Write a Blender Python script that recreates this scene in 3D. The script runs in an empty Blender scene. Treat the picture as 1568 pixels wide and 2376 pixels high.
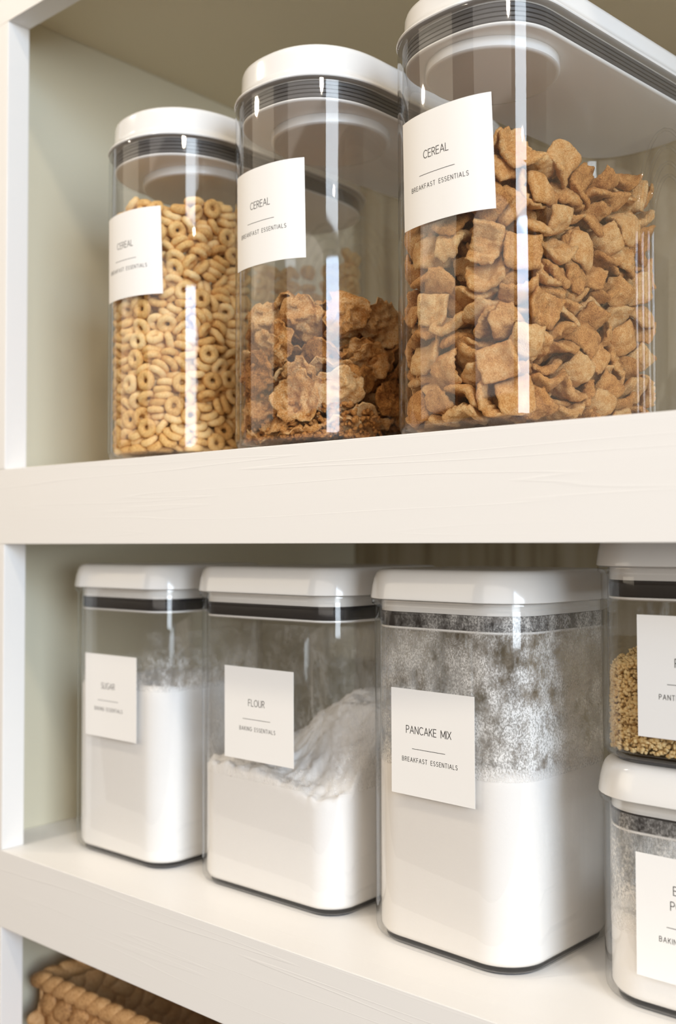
import bpy, bmesh, math, random
from mathutils import Vector, Matrix, Quaternion, noise

scene = bpy.context.scene
COL = scene.collection
rad = math.radians

# ================================================================ camera, world, lights, exposure
F_PX, YAW, PITCH, ROLL = 2402.6, rad(40.664), rad(1.756), rad(-.112)
cam = bpy.data.cameras.new('camera'); cam_ob = bpy.data.objects.new('camera', cam); COL.objects.link(cam_ob)
fw = Vector((-math.sin(YAW) * math.cos(PITCH), math.cos(YAW) * math.cos(PITCH), math.sin(PITCH)))
rt = Vector((math.cos(YAW), math.sin(YAW), 0)); up = rt.cross(fw)
rt2 = rt * math.cos(ROLL) + up * math.sin(ROLL); up2 = up * math.cos(ROLL) - rt * math.sin(ROLL)
cam_ob.matrix_world = Matrix((rt2, up2, -fw)).transposed().to_4x4()
cam.sensor_fit = 'VERTICAL'; cam.sensor_height = 24; cam.sensor_width = 36
cam.lens = 24 * F_PX / 2376
cam.clip_start = .01; cam.clip_end = 50
cam.dof.use_dof = True; cam.dof.focus_distance = .605; cam.dof.aperture_fstop = 4.0
scene.camera = cam_ob

scene.view_settings.view_transform = 'Standard'; scene.view_settings.look = 'None'
scene.view_settings.gamma = 1; scene.view_settings.use_curve_mapping = False
scene.view_settings.exposure = 0.0
scene.cycles.transparent_max_bounces = 48
scene.cycles.max_bounces = 8; scene.cycles.diffuse_bounces = 5; scene.cycles.glossy_bounces = 4; scene.cycles.transmission_bounces = 4
scene.cycles.sample_clamp_indirect = 6

# the kitchen around the pantry: pale warm ceiling overhead, dimmer walls, dark floor
world = bpy.data.worlds.new('room_light'); scene.world = world; world.use_nodes = True
wn = world.node_tree; bgn = wn.nodes['Background']
wt = wn.nodes.new('ShaderNodeTexCoord'); ws = wn.nodes.new('ShaderNodeSeparateXYZ'); wr = wn.nodes.new('ShaderNodeValToRGB')
wm = wn.nodes.new('ShaderNodeMapRange'); wm.inputs['From Min'].default_value = -1; wm.inputs['From Max'].default_value = 1
wn.links.new(wt.outputs['Generated'], ws.inputs[0]); wn.links.new(ws.outputs['Z'], wm.inputs['Value']); wn.links.new(wm.outputs[0], wr.inputs[0]); wn.links.new(wr.outputs[0], bgn.inputs[0])
we = wr.color_ramp.elements
we.new(.5); we.new(.5)
for e, (pos, c) in zip(we, ((.46, (.13, .085, .050)), (.52, (.20, .15, .10)), (.66, (.30, .24, .17)), (.74, (.50, .41, .31)))):
    e.position = pos; e.color = (*c, 1)
bgn.inputs[1].default_value = .85

def area(name, loc, target, sx, sy, power, colour, shape='RECTANGLE'):
    l = bpy.data.lights.new(name, 'AREA'); l.shape = shape; l.size = sx
    if shape in ('RECTANGLE', 'ELLIPSE'): l.size_y = sy
    l.energy = power; l.color = colour
    o = bpy.data.objects.new(name, l); COL.objects.link(o); o.location = loc
    d = Vector(target) - Vector(loc)
    o.rotation_euler = d.to_track_quat('-Z', 'Y').to_euler()
    return o
# bright daylight window to the right of the pantry
area('daylight_window', (2.32, -.78, 1.03), (-.45, .49, 1.03), 1.05, .58, 40, (.58, .76, 1.0))
area('daylight_window', (2.32, -.78, .23), (-.45, .49, .23), 1.05, 1.02, 48, (.80, .90, 1.0))
# added fill lights: a broad one behind the camera, a warm one at left
area('front_fill', (.9, -3.2, .9), (-.4, .5, .1), 4.4, 2.0, 50, (1.0, .91, .82))
area('warm_left_fill', (-2.6, -1.6, .8), (-.4, .5, .1), 1.6, 1.6, 18, (1.0, .87, .68))
# warm recessed ceiling lamps of the kitchen
for lx, ly, lp in ((-1.75, -.20, 5.2), (-.75, -.14, 5.6), (.30, -.14, 5.6), (1.30, -.18, 4)):
    area('ceiling_lamp', (lx, ly, 1.30), (lx, ly, 0), .11, .11, lp, (1.0, .88, .72), 'DISK')

# ================================================================ materials
def new_mat(name):
    m = bpy.data.materials.new(name); m.use_nodes = True
    nt = m.node_tree; nt.nodes.clear()
    out = nt.nodes.new('ShaderNodeOutputMaterial')
    return m, nt, out
def node(nt, kind, **kw):
    n = nt.nodes.new(kind)
    for k, v in kw.items():
        if k.startswith('i_'): n.inputs[k[2:].replace('_', ' ')].default_value = v
        else: setattr(n, k, v)
    return n
def principled(name, col, rough=.5, spec=.5, coat=0, bump=None, scale=(1, 1, 1)):
    m, nt, out = new_mat(name)
    p = node(nt, 'ShaderNodeBsdfPrincipled'); p.inputs['Base Color'].default_value = (*col, 1)
    p.inputs['Roughness'].default_value = rough; p.inputs['Specular IOR Level'].default_value = spec
    p.inputs['Coat Weight'].default_value = coat
    nt.links.new(p.outputs[0], out.inputs[0])
    return m, nt, p
def ramp(nt, stops):
    r = node(nt, 'ShaderNodeValToRGB'); e = r.color_ramp.elements
    while len(e) < len(stops): e.new(.5)
    for k, (pos, c) in enumerate(stops):
        e[k].position = pos; e[k].color = (*c, 1) if isinstance(c, tuple) else (c, c, c, 1)
    return r
def mapping(nt, scale, coord='Object'):
    tc = node(nt, 'ShaderNodeTexCoord'); mp = node(nt, 'ShaderNodeMapping'); mp.inputs['Scale'].default_value = scale
    nt.links.new(tc.outputs[coord], mp.inputs[0]); return mp

def mat_painted_wood():
    m, nt, p = principled('painted_wood', (.87, .85, .82), .42, .35)
    mp = mapping(nt, (.45, 5, 20))
    nz = node(nt, 'ShaderNodeTexNoise'); nz.inputs['Scale'].default_value = 1.6; nz.inputs['Detail'].default_value = 3
    nt.links.new(mp.outputs[0], nz.inputs[0])
    # contour lines of the stretched noise read as raised painted grain
    mul = node(nt, 'ShaderNodeMath', operation='MULTIPLY'); mul.inputs[1].default_value = 11
    fr = node(nt, 'ShaderNodeMath', operation='FRACT')
    r = ramp(nt, [(0, 0.0), (.06, 1.0), (.14, .35), (1, 0.0)])
    nt.links.new(nz.outputs[0], mul.inputs[0]); nt.links.new(mul.outputs[0], fr.inputs[0]); nt.links.new(fr.outputs[0], r.inputs[0])
    gate = node(nt, 'ShaderNodeTexNoise'); gate.inputs['Scale'].default_value = .9; nt.links.new(mp.outputs[0], gate.inputs[0])
    gr = ramp(nt, [(.42, 0.0), (.6, 1.0)]); nt.links.new(gate.outputs[0], gr.inputs[0])
    mg = node(nt, 'ShaderNodeMath', operation='MULTIPLY'); nt.links.new(r.outputs[0], mg.inputs[0]); nt.links.new(gr.outputs[0], mg.inputs[1])
    fine = node(nt, 'ShaderNodeTexNoise'); fine.inputs['Scale'].default_value = 60; nt.links.new(mp.outputs[0], fine.inputs[0])
    ad = node(nt, 'ShaderNodeMath', operation='MULTIPLY_ADD'); ad.inputs[1].default_value = .10
    nt.links.new(fine.outputs[0], ad.inputs[0]); nt.links.new(mg.outputs[0], ad.inputs[2])
    b = node(nt, 'ShaderNodeBump'); b.inputs['Strength'].default_value = .16; b.inputs['Distance'].default_value = .0008
    nt.links.new(ad.outputs[0], b.inputs['Height']); nt.links.new(b.outputs[0], p.inputs['Normal'])
    return m
def mat_acrylic(tint=(.998, .998, .996), edge=(.92, .93, .94)):
    """Clear thin-walled acrylic: light passes straight through, with a Fresnel gloss on each face."""
    m, nt, out = new_mat('clear_acrylic')
    lw = node(nt, 'ShaderNodeLayerWeight'); lw.inputs[0].default_value = .5          # Facing output: 1-|cos| at blend .5
    p5 = node(nt, 'ShaderNodeMath', operation='POWER'); p5.inputs[1].default_value = 4.2
    sc = node(nt, 'ShaderNodeMath', operation='MULTIPLY_ADD'); sc.inputs[1].default_value = .80; sc.inputs[2].default_value = .053
    nt.links.new(lw.outputs['Facing'], p5.inputs[0]); nt.links.new(p5.outputs[0], sc.inputs[0])
    p3 = node(nt, 'ShaderNodeMath', operation='POWER'); p3.inputs[1].default_value = 3.0
    nt.links.new(lw.outputs['Facing'], p3.inputs[0])
    mixc = node(nt, 'ShaderNodeMix', data_type='RGBA'); mixc.inputs['A'].default_value = (*tint, 1); mixc.inputs['B'].default_value = (*edge, 1)
    nt.links.new(p3.outputs[0], mixc.inputs['Factor'])
    tr = node(nt, 'ShaderNodeBsdfTransparent'); nt.links.new(mixc.outputs['Result'], tr.inputs[0])
    gl = node(nt, 'ShaderNodeBsdfGlossy'); gl.inputs['Roughness'].default_value = .035
    mx = node(nt, 'ShaderNodeMixShader')
    nt.links.new(sc.outputs[0], mx.inputs[0]); nt.links.new(tr.outputs[0], mx.inputs[1]); nt.links.new(gl.outputs[0], mx.inputs[2])
    nt.links.new(mx.outputs[0], out.inputs[0])
    return m
def mat_dust(name, z0, z1, density, patch, grain, xbias=0.0, bias=0.0):
    """White flour film clinging to the inside of a wall; clear between its grains and patches."""
    m, nt, out = new_mat(name)
    tc = node(nt, 'ShaderNodeTexCoord'); sep = node(nt, 'ShaderNodeSeparateXYZ'); nt.links.new(tc.outputs['Object'], sep.inputs[0])
    mr = node(nt, 'ShaderNodeMapRange'); mr.inputs['From Min'].default_value = z0; mr.inputs['From Max'].default_value = z1
    mr.inputs['To Min'].default_value = 1.0; mr.inputs['To Max'].default_value = 0.0
    nt.links.new(sep.outputs['Z'], mr.inputs['Value'])
    n1 = node(nt, 'ShaderNodeTexNoise'); n1.inputs['Scale'].default_value = patch; n1.inputs['Detail'].default_value = 5; n1.inputs['Roughness'].default_value = .62
    n2 = node(nt, 'ShaderNodeTexNoise'); n2.inputs['Scale'].default_value = grain; n2.inputs['Detail'].default_value = 2; n2.inputs['Roughness'].default_value = .7
    mp = node(nt, 'ShaderNodeMapping'); mp.inputs['Scale'].default_value = (1, 1, .72); nt.links.new(tc.outputs['Object'], mp.inputs[0])
    nt.links.new(mp.outputs[0], n1.inputs[0]); nt.links.new(mp.outputs[0], n2.inputs[0])
    r1 = ramp(nt, [(.36, 0.0), (.60, 1.0)]); nt.links.new(n1.outputs[0], r1.inputs[0])
    r2 = ramp(nt, [(.40, 0.0), (.62, 1.0)]); nt.links.new(n2.outputs[0], r2.inputs[0])
    # coverage = density*(patch*.6 + grain*.6) * (.45+.55*low) + x bias
    a = node(nt, 'ShaderNodeMath', operation='MULTIPLY'); nt.links.new(r1.outputs[0], a.inputs[0]); nt.links.new(r2.outputs[0], a.inputs[1])
    a2 = node(nt, 'ShaderNodeMath', operation='MULTIPLY_ADD'); a2.inputs[1].default_value = .35; nt.links.new(r1.outputs[0], a2.inputs[0])
    a3 = node(nt, 'ShaderNodeMath', operation='MULTIPLY'); a3.inputs[1].default_value = .75; nt.links.new(a.outputs[0], a3.inputs[0]); nt.links.new(a3.outputs[0], a2.inputs[2])
    g = node(nt, 'ShaderNodeMapRange'); g.inputs['From Min'].default_value = 0; g.inputs['From Max'].default_value = 1
    g.inputs['To Min'].default_value = bias; g.inputs['To Max'].default_value = density
    nt.links.new(mr.outputs[0], g.inputs['Value'])
    gx = node(nt, 'ShaderNodeMath', operation='MULTIPLY_ADD'); gx.inputs[1].default_value = xbias; nt.links.new(sep.outputs['X'], gx.inputs[0]); nt.links.new(g.outputs[0], gx.inputs[2])
    fin = node(nt, 'ShaderNodeMath', operation='MULTIPLY', use_clamp=True); nt.links.new(a2.outputs[0], fin.inputs[0]); nt.links.new(gx.outputs[0], fin.inputs[1])
    tr = node(nt, 'ShaderNodeBsdfTransparent'); df = node(nt, 'ShaderNodeBsdfDiffuse'); df.inputs[0].default_value = (.95, .93, .90, 1)
    mx = node(nt, 'ShaderNodeMixShader')
    nt.links.new(fin.outputs[0], mx.inputs[0]); nt.links.new(tr.outputs[0], mx.inputs[1]); nt.links.new(df.outputs[0], mx.inputs[2])
    nt.links.new(mx.outputs[0], out.inputs[0])
    return m
def mat_crumb(name, dark, mid, light, scale, rough=.75, bump=.5, dist=.0008, vary=.22, sss=0.0):
    """Toasted cereal: mottled browns, a different tone for each piece, grainy surface."""
    m, nt, p = principled(name, mid, rough, .25)
    oi = node(nt, 'ShaderNodeObjectInfo')
    mp = mapping(nt, (1, 1, 1))
    va = node(nt, 'ShaderNodeVectorMath', operation='ADD')
    cx = node(nt, 'ShaderNodeCombineXYZ'); nt.links.new(oi.outputs['Random'], cx.inputs[0]); nt.links.new(oi.outputs['Random'], cx.inputs[2])
    nt.links.new(mp.outputs[0], va.inputs[0]); nt.links.new(cx.outputs[0], va.inputs[1])
    n1 = node(nt, 'ShaderNodeTexNoise'); n1.inputs['Scale'].default_value = scale; n1.inputs['Detail'].default_value = 6; n1.inputs['Roughness'].default_value = .68
    n2 = node(nt, 'ShaderNodeTexNoise'); n2.inputs['Scale'].default_value = scale * 7; n2.inputs['Detail'].default_value = 3; n2.inputs['Roughness'].default_value = .7
    nt.links.new(va.outputs[0], n1.inputs[0]); nt.links.new(va.outputs[0], n2.inputs[0])
    mm = node(nt, 'ShaderNodeMath', operation='MULTIPLY_ADD'); mm.inputs[1].default_value = .55; nt.links.new(n2.outputs[0], mm.inputs[0])
    sh = node(nt, 'ShaderNodeMath', operation='MULTIPLY'); sh.inputs[1].default_value = .50; nt.links.new(n1.outputs[0], sh.inputs[0]); nt.links.new(sh.outputs[0], mm.inputs[2])
    rv = node(nt, 'ShaderNodeMath', operation='MULTIPLY_ADD'); rv.inputs[1].default_value = vary; nt.links.new(oi.outputs['Random'], rv.inputs[0])
    ss = node(nt, 'ShaderNodeMath', operation='SUBTRACT'); ss.inputs[1].default_value = vary / 2; nt.links.new(mm.outputs[0], ss.inputs[0]); nt.links.new(ss.outputs[0], rv.inputs[2])
    r = ramp(nt, [(.30, dark), (.50, mid), (.72, light)]); nt.links.new(rv.outputs[0], r.inputs[0])
    nt.links.new(r.outputs[0], p.inputs['Base Color'])
    b = node(nt, 'ShaderNodeBump'); b.inputs['Strength'].default_value = bump; b.inputs['Distance'].default_value = dist
    nt.links.new(n2.outputs[0], b.inputs['Height']); nt.links.new(b.outputs[0], p.inputs['Normal'])
    if sss: p.inputs['Subsurface Weight'].default_value = sss; p.inputs['Subsurface Radius'].default_value = (.003, .0015, .0007); p.inputs['Subsurface Scale'].default_value = 1
    return m
def mat_powder(name, col, bump=.25):
    m, nt, p = principled(name, col, .9, .1)
    mp = mapping(nt, (1, 1, 1))
    n1 = node(nt, 'ShaderNodeTexNoise'); n1.inputs['Scale'].default_value = 420; n1.inputs['Detail'].default_value = 4
    nt.links.new(mp.outputs[0], n1.inputs[0])
    b = node(nt, 'ShaderNodeBump'); b.inputs['Strength'].default_value = bump; b.inputs['Distance'].default_value = .0006
    nt.links.new(n1.outputs[0], b.inputs['Height']); nt.links.new(b.outputs[0], p.inputs['Normal'])
    v = node(nt, 'ShaderNodeTexVoronoi'); v.inputs['Scale'].default_value = 260; nt.links.new(mp.outputs[0], v.inputs[0])
    r = ramp(nt, [(.0, tuple(c * .80 for c in col)), (.07, col), (1, col)]); nt.links.new(v.outputs['Distance'], r.inputs[0])
    nt.links.new(r.outputs[0], p.inputs['Base Color'])
    return m

M = {}
M['wood'] = mat_painted_wood()
def mat_back_panel():
    m, nt, p = principled('wood_grain_panel', (.42, .35, .24), .5, .3)
    mp = mapping(nt, (26, 26, 1.4))
    n1 = node(nt, 'ShaderNodeTexNoise'); n1.inputs['Scale'].default_value = 2.2; n1.inputs['Detail'].default_value = 4; nt.links.new(mp.outputs[0], n1.inputs[0])
    r = ramp(nt, [(.32, (.25, .19, .115)), (.48, (.40, .325, .21)), (.7, (.46, .385, .27))]); nt.links.new(n1.outputs[0], r.inputs[0])
    nt.links.new(r.outputs[0], p.inputs['Base Color'])
    return m
M['panel'] = mat_back_panel()
M['wall'] = principled('wall_paint', (.70, .645, .49), .5, .3)[0]
M['ceil'] = principled('underside_bounce_tint', (.72, .645, .48), .5, .3)[0]  # brown bounce and shade under the top shelf put into its colour
M['clear'] = mat_acrylic()
M['lid'] = principled('white_plastic', (.82, .81, .79), .16, .5, .25)[0]
M['seal'] = principled('white_seal', (.86, .84, .81), .3, .4)[0]
M['gasket'] = principled('grey_gasket', (.092, .088, .088), .36, .5)[0]
M['black_gasket'] = principled('black_gasket', (.022, .022, .024), .4, .5)[0]
M['foot'] = principled('dark_refraction_base', (.07, .068, .07), .12, .6)[0]  # dark refraction of the clear base put into the foot's colour
M['paper'] = principled('label_paper', (.90, .885, .86), .55, .3)[0]
M['ink'] = principled('black_ink', (.022, .016, .012), .5, .3)[0]
M['square'] = mat_crumb('cinnamon_crust', (.32, .105, .024), (.74, .355, .108), (.98, .70, .35), 200, .8, 1.0, .0012, .16)
M['loop'] = mat_crumb('toasted_oat', (.54, .26, .07), (.84, .53, .20), (.96, .74, .40), 150, .6, .35, .0006, .2)
M['flake'] = mat_crumb('bran_crust', (.20, .055, .010), (.68, .30, .075), (.98, .70, .36), 150, .75, 1.0, .0014, .26)
M['panko'] = mat_crumb('golden_crumb', (.48, .26, .07), (.82, .57, .24), (.93, .78, .48), 260, .7, .4, .0006, .3)
M['flour'] = mat_powder('white_flour', (.95, .925, .90)); M['mix'] = mat_powder('pancake_flour', (.95, .915, .875), .18)
M['sugar'] = mat_powder('white_sugar', (.95, .93, .905), .22)
M['basket'] = mat_crumb('water_hyacinth', (.20, .085, .030), (.55, .30, .12), (.72, .45, .22), 60, .55, .5, .0012, .3)
M['screw'] = principled('filled_nail_hole', (.55, .48, .38), .6)[0]

# ================================================================ object helpers
def obj(name, bm, mat, parent=None, smooth=True, flat_angle=None):
    me = bpy.data.meshes.new(name)
    bm.to_mesh(me); bm.free()
    if smooth:
        me.polygons.foreach_set('use_smooth', [True] * len(me.polygons))
        if flat_angle: me.set_sharp_from_angle(angle=rad(flat_angle))
    me.materials.append(mat)
    o = bpy.data.objects.new(name, me); COL.objects.link(o)
    if parent: o.parent = parent
    return o
def tag(o, label, cat, group=None, kind=None):
    o['label'] = label; o['category'] = cat
    if group: o['group'] = group
    if kind: o['kind'] = kind
    return o
def thing(name, label, cat, loc, rotz=0, group=None):
    o = bpy.data.objects.new(name, None); COL.objects.link(o); o.empty_display_size = .02
    o.location = loc; o.rotation_euler = (0, 0, rotz)
    return tag(o, label, cat, group)
def box(bm, x0, x1, y0, y1, z0, z1, bev=0):
    r = bmesh.ops.create_cube(bm, size=1, matrix=Matrix.Translation(((x0 + x1) / 2, (y0 + y1) / 2, (z0 + z1) / 2)) @ Matrix.Diagonal((x1 - x0, y1 - y0, z1 - z0, 1)))
    if bev:
        es = list({e for v in r['verts'] for e in v.link_edges})
        bmesh.ops.bevel(bm, geom=es, offset=bev, segments=2, profile=.6, affect='EDGES')
    return bm
def struct_box(name, x0, x1, y0, y1, z0, z1, mat, bev=0, label=None, cat=None):
    o = obj(name, box(bmesh.new(), x0, x1, y0, y1, z0, z1, bev), mat, None, False)
    o['kind'] = 'structure'
    if label: o['label'] = label
    if cat: o['category'] = cat
    return o
def loft(bm, rings, bottom=True, top=True):
    """Skin a stack of (outline points, z) rings."""
    vr = []
    for pts, z in rings:
        vr.append([bm.verts.new((x, y, z if not callable(z) else z(x, y))) for x, y in pts])
    n = len(vr[0])
    for a, b in zip(vr, vr[1:]):
        for i in range(n):
            j = (i + 1) % n
            bm.faces.new((a[i], a[j], b[j], b[i]))
    if bottom: bm.faces.new(vr[0][::-1])
    if top: bm.faces.new(vr[-1])
    return bm
def rrect(w, d, r, off=0.0, n=10):
    pts = []; q = max(r - off, .0008)
    for cx, cy, a0 in ((r, r, 180), (w - r, r, 270), (w - r, d - r, 0), (r, d - r, 90)):
        for k in range(n + 1):
            a = rad(a0 + 90 * k / n); pts.append((cx + q * math.cos(a), cy + q * math.sin(a)))
    return pts

# ---------------------------------------------------------------- lettering (thin single-stroke capitals)
def arc(cx, cy, rx, ry, a0, a1, n=10):
    return [(cx + rx * math.cos(rad(a0 + (a1 - a0) * k / n)), cy + ry * math.sin(rad(a0 + (a1 - a0) * k / n))) for k in range(n + 1)]
GLYPH = {
 'A': (.66, [[(0, 0), (.33, 1), (.66, 0)], [(.11, .33), (.55, .33)]]),
 'B': (.52, [[(0, 0), (0, 1), (.27, 1)] + arc(.27, .76, .22, .24, 90, -90) + [(0, .52)], [(.27, .52)] + arc(.27, .26, .25, .26, 90, -90) + [(0, 0)]]),
 'C': (.64, [arc(.37, .5, .37, .5, 48, 312, 18)]),
 'D': (.62, [[(0, 0), (0, 1), (.22, 1)] + arc(.22, .5, .40, .5, 90, -90, 14) + [(0, 0)]]),
 'E': (.46, [[(.46, 0), (0, 0), (0, 1), (.46, 1)], [(0, .52), (.42, .52)]]),
 'F': (.44, [[(0, 0), (0, 1), (.44, 1)], [(0, .52), (.40, .52)]]),
 'G': (.70, [arc(.38, .5, .38, .5, 48, 360, 20)[:-1] + [(.74, .46), (.42, .46)]]),
 'I': (.0, [[(0, 0), (0, 1)]]),
 'K': (.52, [[(0, 0), (0, 1)], [(.50, 1), (0, .40)], [(.17, .61), (.52, 0)]]),
 'L': (.44, [[(0, 1), (0, 0), (.44, 0)]]),
 'M': (.70, [[(0, 0), (0, 1), (.35, .18), (.70, 1), (.70, 0)]]),
 'N': (.58, [[(0, 0), (0, 1), (.58, 0), (.58, 1)]]),
 'O': (.74, [arc(.37, .5, .37, .5, 0, 360, 24)]),
 'P': (.48, [[(0, 0), (0, 1), (.24, 1)] + arc(.24, .74, .24, .26, 90, -90) + [(0, .48)]]),
 'R': (.50, [[(0, 0), (0, 1), (.24, 1)] + arc(.24, .75, .24, .25, 90, -90) + [(0, .50)], [(.24, .50), (.50, 0)]]),
 'S': (.50, [arc(.25, .75, .23, .25, 35, 270, 12) + arc(.25, .25, .25, .25, 90, -145, 12)[1:]]),
 'T': (.54, [[(0, 1), (.54, 1)], [(.27, 1), (.27, 0)]]),
 'U': (.58, [[(0, 1), (0, .29)] + arc(.29, .29, .29, .29, 180, 360, 12) + [(.58, 1)]]),
 'W': (.90, [[(0, 1), (.22, 0), (.45, .86), (.68, 0), (.90, 1)]]),
 'X': (.58, [[(0, 0), (.58, 1)], [(0, 1), (.58, 0)]]),
 'Y': (.58, [[(0, 1), (.29, .46), (.58, 1)], [(.29, .46), (.29, 0)]]),
}
def text_strokes(txt, cap, track):
    x = 0; out = []
    for ch in txt:
        if ch == ' ': x += .42 * cap + track; continue
        w, strokes = GLYPH[ch]
        for s in strokes: out.append([(x + px * cap, py * cap) for px, py in s])
        x += w * cap + track
    return out, x - track
def ink_mesh(strokes, half, surf):
    """Stroke polylines (s, h) -> thin raised ink ribbons laid on surf(s, h, lift)."""
    bm = bmesh.new()
    def face(pts):
        bm.faces.new([bm.verts.new(surf(s, h, .00022)) for s, h in pts])
    for st in strokes:
        # subdivide long segments so that they follow a curved label
        pl = [st[0]]
        for a, b in zip(st, st[1:]):
            m = max(1, int(math.hypot(b[0] - a[0], b[1] - a[1]) / .0012))
            pl += [(a[0] + (b[0] - a[0]) * k / m, a[1] + (b[1] - a[1]) * k / m) for k in range(1, m + 1)]
        for a, b in zip(pl, pl[1:]):
            dx, dy = b[0] - a[0], b[1] - a[1]; L = math.hypot(dx, dy)
            if L < 1e-9: continue
            nx, ny = -dy / L * half, dx / L * half
            face([(a[0] - nx, a[1] - ny), (b[0] - nx, b[1] - ny), (b[0] + nx, b[1] + ny), (a[0] + nx, a[1] + ny)])
        for s, h in pl:
            face([(s + half * math.cos(2 * math.pi * k / 8), h + half * math.sin(2 * math.pi * k / 8)) for k in range(8)])
    return bm
def add_label(parent, surf, s0, w, h0, h1, title, sub, cu=.46, tilt=0.0):
    """Square white sticker with a title, a rule and a small line; surf(s, h, lift) is the jar wall."""
    H = h1 - h0; n = 28
    sh = lambda h: tilt * (h1 - h) / H
    bm = bmesh.new(); fr = []; bk = []
    for i in range(n + 1):
        u = s0 + w * i / n
        fr.append([bm.verts.new(surf(u + sh(h), h, .00018)) for h in (h0, h1)]); bk.append([bm.verts.new(surf(u + sh(h), h, .00002)) for h in (h0, h1)])
    for i in range(n):
        bm.faces.new((fr[i][0], fr[i + 1][0], fr[i + 1][1], fr[i][1])); bm.faces.new((bk[i][0], bk[i][1], bk[i + 1][1], bk[i + 1][0]))
        bm.faces.new((fr[i][0], bk[i][0], bk[i + 1][0], fr[i + 1][0])); bm.faces.new((fr[i][1], fr[i + 1][1], bk[i + 1][1], bk[i][1]))
    bm.faces.new((fr[0][0], fr[0][1], bk[0][1], bk[0][0])); bm.faces.new((fr[n][0], bk[n][0], bk[n][1], fr[n][1]))
    lab = obj('label', bm, M['paper'], parent, True, 40)
    lab['label'] = 'square white paper label'
    s2 = lambda s, h, l: surf(s + sh(h), h, l)
    cx = s0 + cu * w
    lines = title.split('/')
    cap = .069 * H; y = h1 - .415 * H + (len(lines) - 1) * .125 * H
    for ln in lines:
        st, tw = text_strokes(ln, cap, .20 * cap)
        obj('title_lettering', ink_mesh([[(cx - tw / 2 + a, y + b) for a, b in q] for q in st], .00022, s2), M['ink'], lab, False)
        y -= .125 * H
    obj('rule_line', ink_mesh([[(cx - .198 * w, h1 - .558 * H), (cx + .198 * w, h1 - .558 * H)]], .00016, s2), M['ink'], lab, False)
    cap = .040 * H
    st, tw = text_strokes(sub, cap, .34 * cap)
    obj('subtitle_lettering', ink_mesh([[(cx + .01 * w - tw / 2 + a, h1 - .682 * H + b) for a, b in q] for q in st], .00016, s2), M['ink'], lab, False)
    return lab

# ================================================================ the pantry cupboard
YF = .4592                                   # front plane of the shelves
Z_UP, Z_LOW = .0609, -.2449                  # tops of the two shelves
YB, XW, XR = .95, -.79, .75
def shelf(ztop, label, board='wood'):
    s = thing('pantry_shelf', label, 'shelf', (XW, YF, ztop), 0)
    W = XR - XW
    obj('front_edging', box(bmesh.new(), -.12, W, 0, .0195, -.0607, 0, .0005), M['wood'], s, False)
    obj('board', box(bmesh.new(), 0.0005, W, .0192, YB - YF - .0005, -.030, -.00002), M[board], s, False)
    return s
shelf(Z_UP, 'cream painted upper shelf with thick front edge, carrying the three tall cereal jars')
shelf(Z_LOW, 'cream painted lower shelf, front edge running diagonally, carrying the powder canisters')
shelf(.4902, 'painted top shelf whose underside roofs the tall cereal jars', 'ceil')
shelf(-.560, 'painted bottom shelf that the woven basket stands on')
struct_box('wall_left', XW - .02, XW, YF + .02, YB + .02, -.66, .56, M['wall'])
struct_box('wall_back', XW, XR, YB, YB + .02, -.66, .56, M['panel'])
for i, (z0, z1) in enumerate(((-.4992 - .0607, -.3057), (-.2448, .0001), (.0610, .4294))):
    struct_box('trim_%d' % (i + 1), XW - .12, -.7500, YF, YF + .0200, z0 + (.0608 if i == 0 else 0), z1, M['wood'], .0008)
# the room wall that the pantry is built into
struct_box('wall_front', -2.6, XW - .1205, YF + .003, YF + .028, -1.3, 1.31, M['wall'])
struct_box('wall_top', XW - .12, XR, YF + .003, YF + .028, .5605, 1.31, M['wall'])

# ---------------------------------------------------------------- cereal shapes
def outline(x0, y0, a, b, p, L, t, off=0.0, n=40):
    """Plan outline of a tall cereal jar: rounded front and back, straight sides (front first, left to right)."""
    pts = []
    A, B, ex = a - off, b - off, 2.0 / p
    for k in range(n):
        th = math.pi * k / (n - 1)
        cx, sy = math.cos(th), math.sin(th)
        pts.append((-A * math.copysign(abs(cx) ** ex, cx), b - B * abs(sy) ** ex))
    for k in range(n):
        th = math.pi * k / (n - 1)
        cx, sy = math.cos(th), math.sin(th)
        pts.append((A * math.copysign(abs(cx) ** ex, cx), L - b + B * abs(sy) ** ex))
    c, s = math.cos(t), math.sin(t)
    return [(x * c - y * s + x0, x * s + y * c + y0) for x, y in pts]

JARS = {'square': (-.3308, .470, .0533, .0451, 2.41, .24, math.radians(-6.17)),
        'flake': (-.4701, .470, .0556, .0620, 2.33, .24, math.radians(-2.5)),
        'loop': (-.6111, .470, .0566, .0649, 2.20, .24, math.radians(-2.03))}

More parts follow.
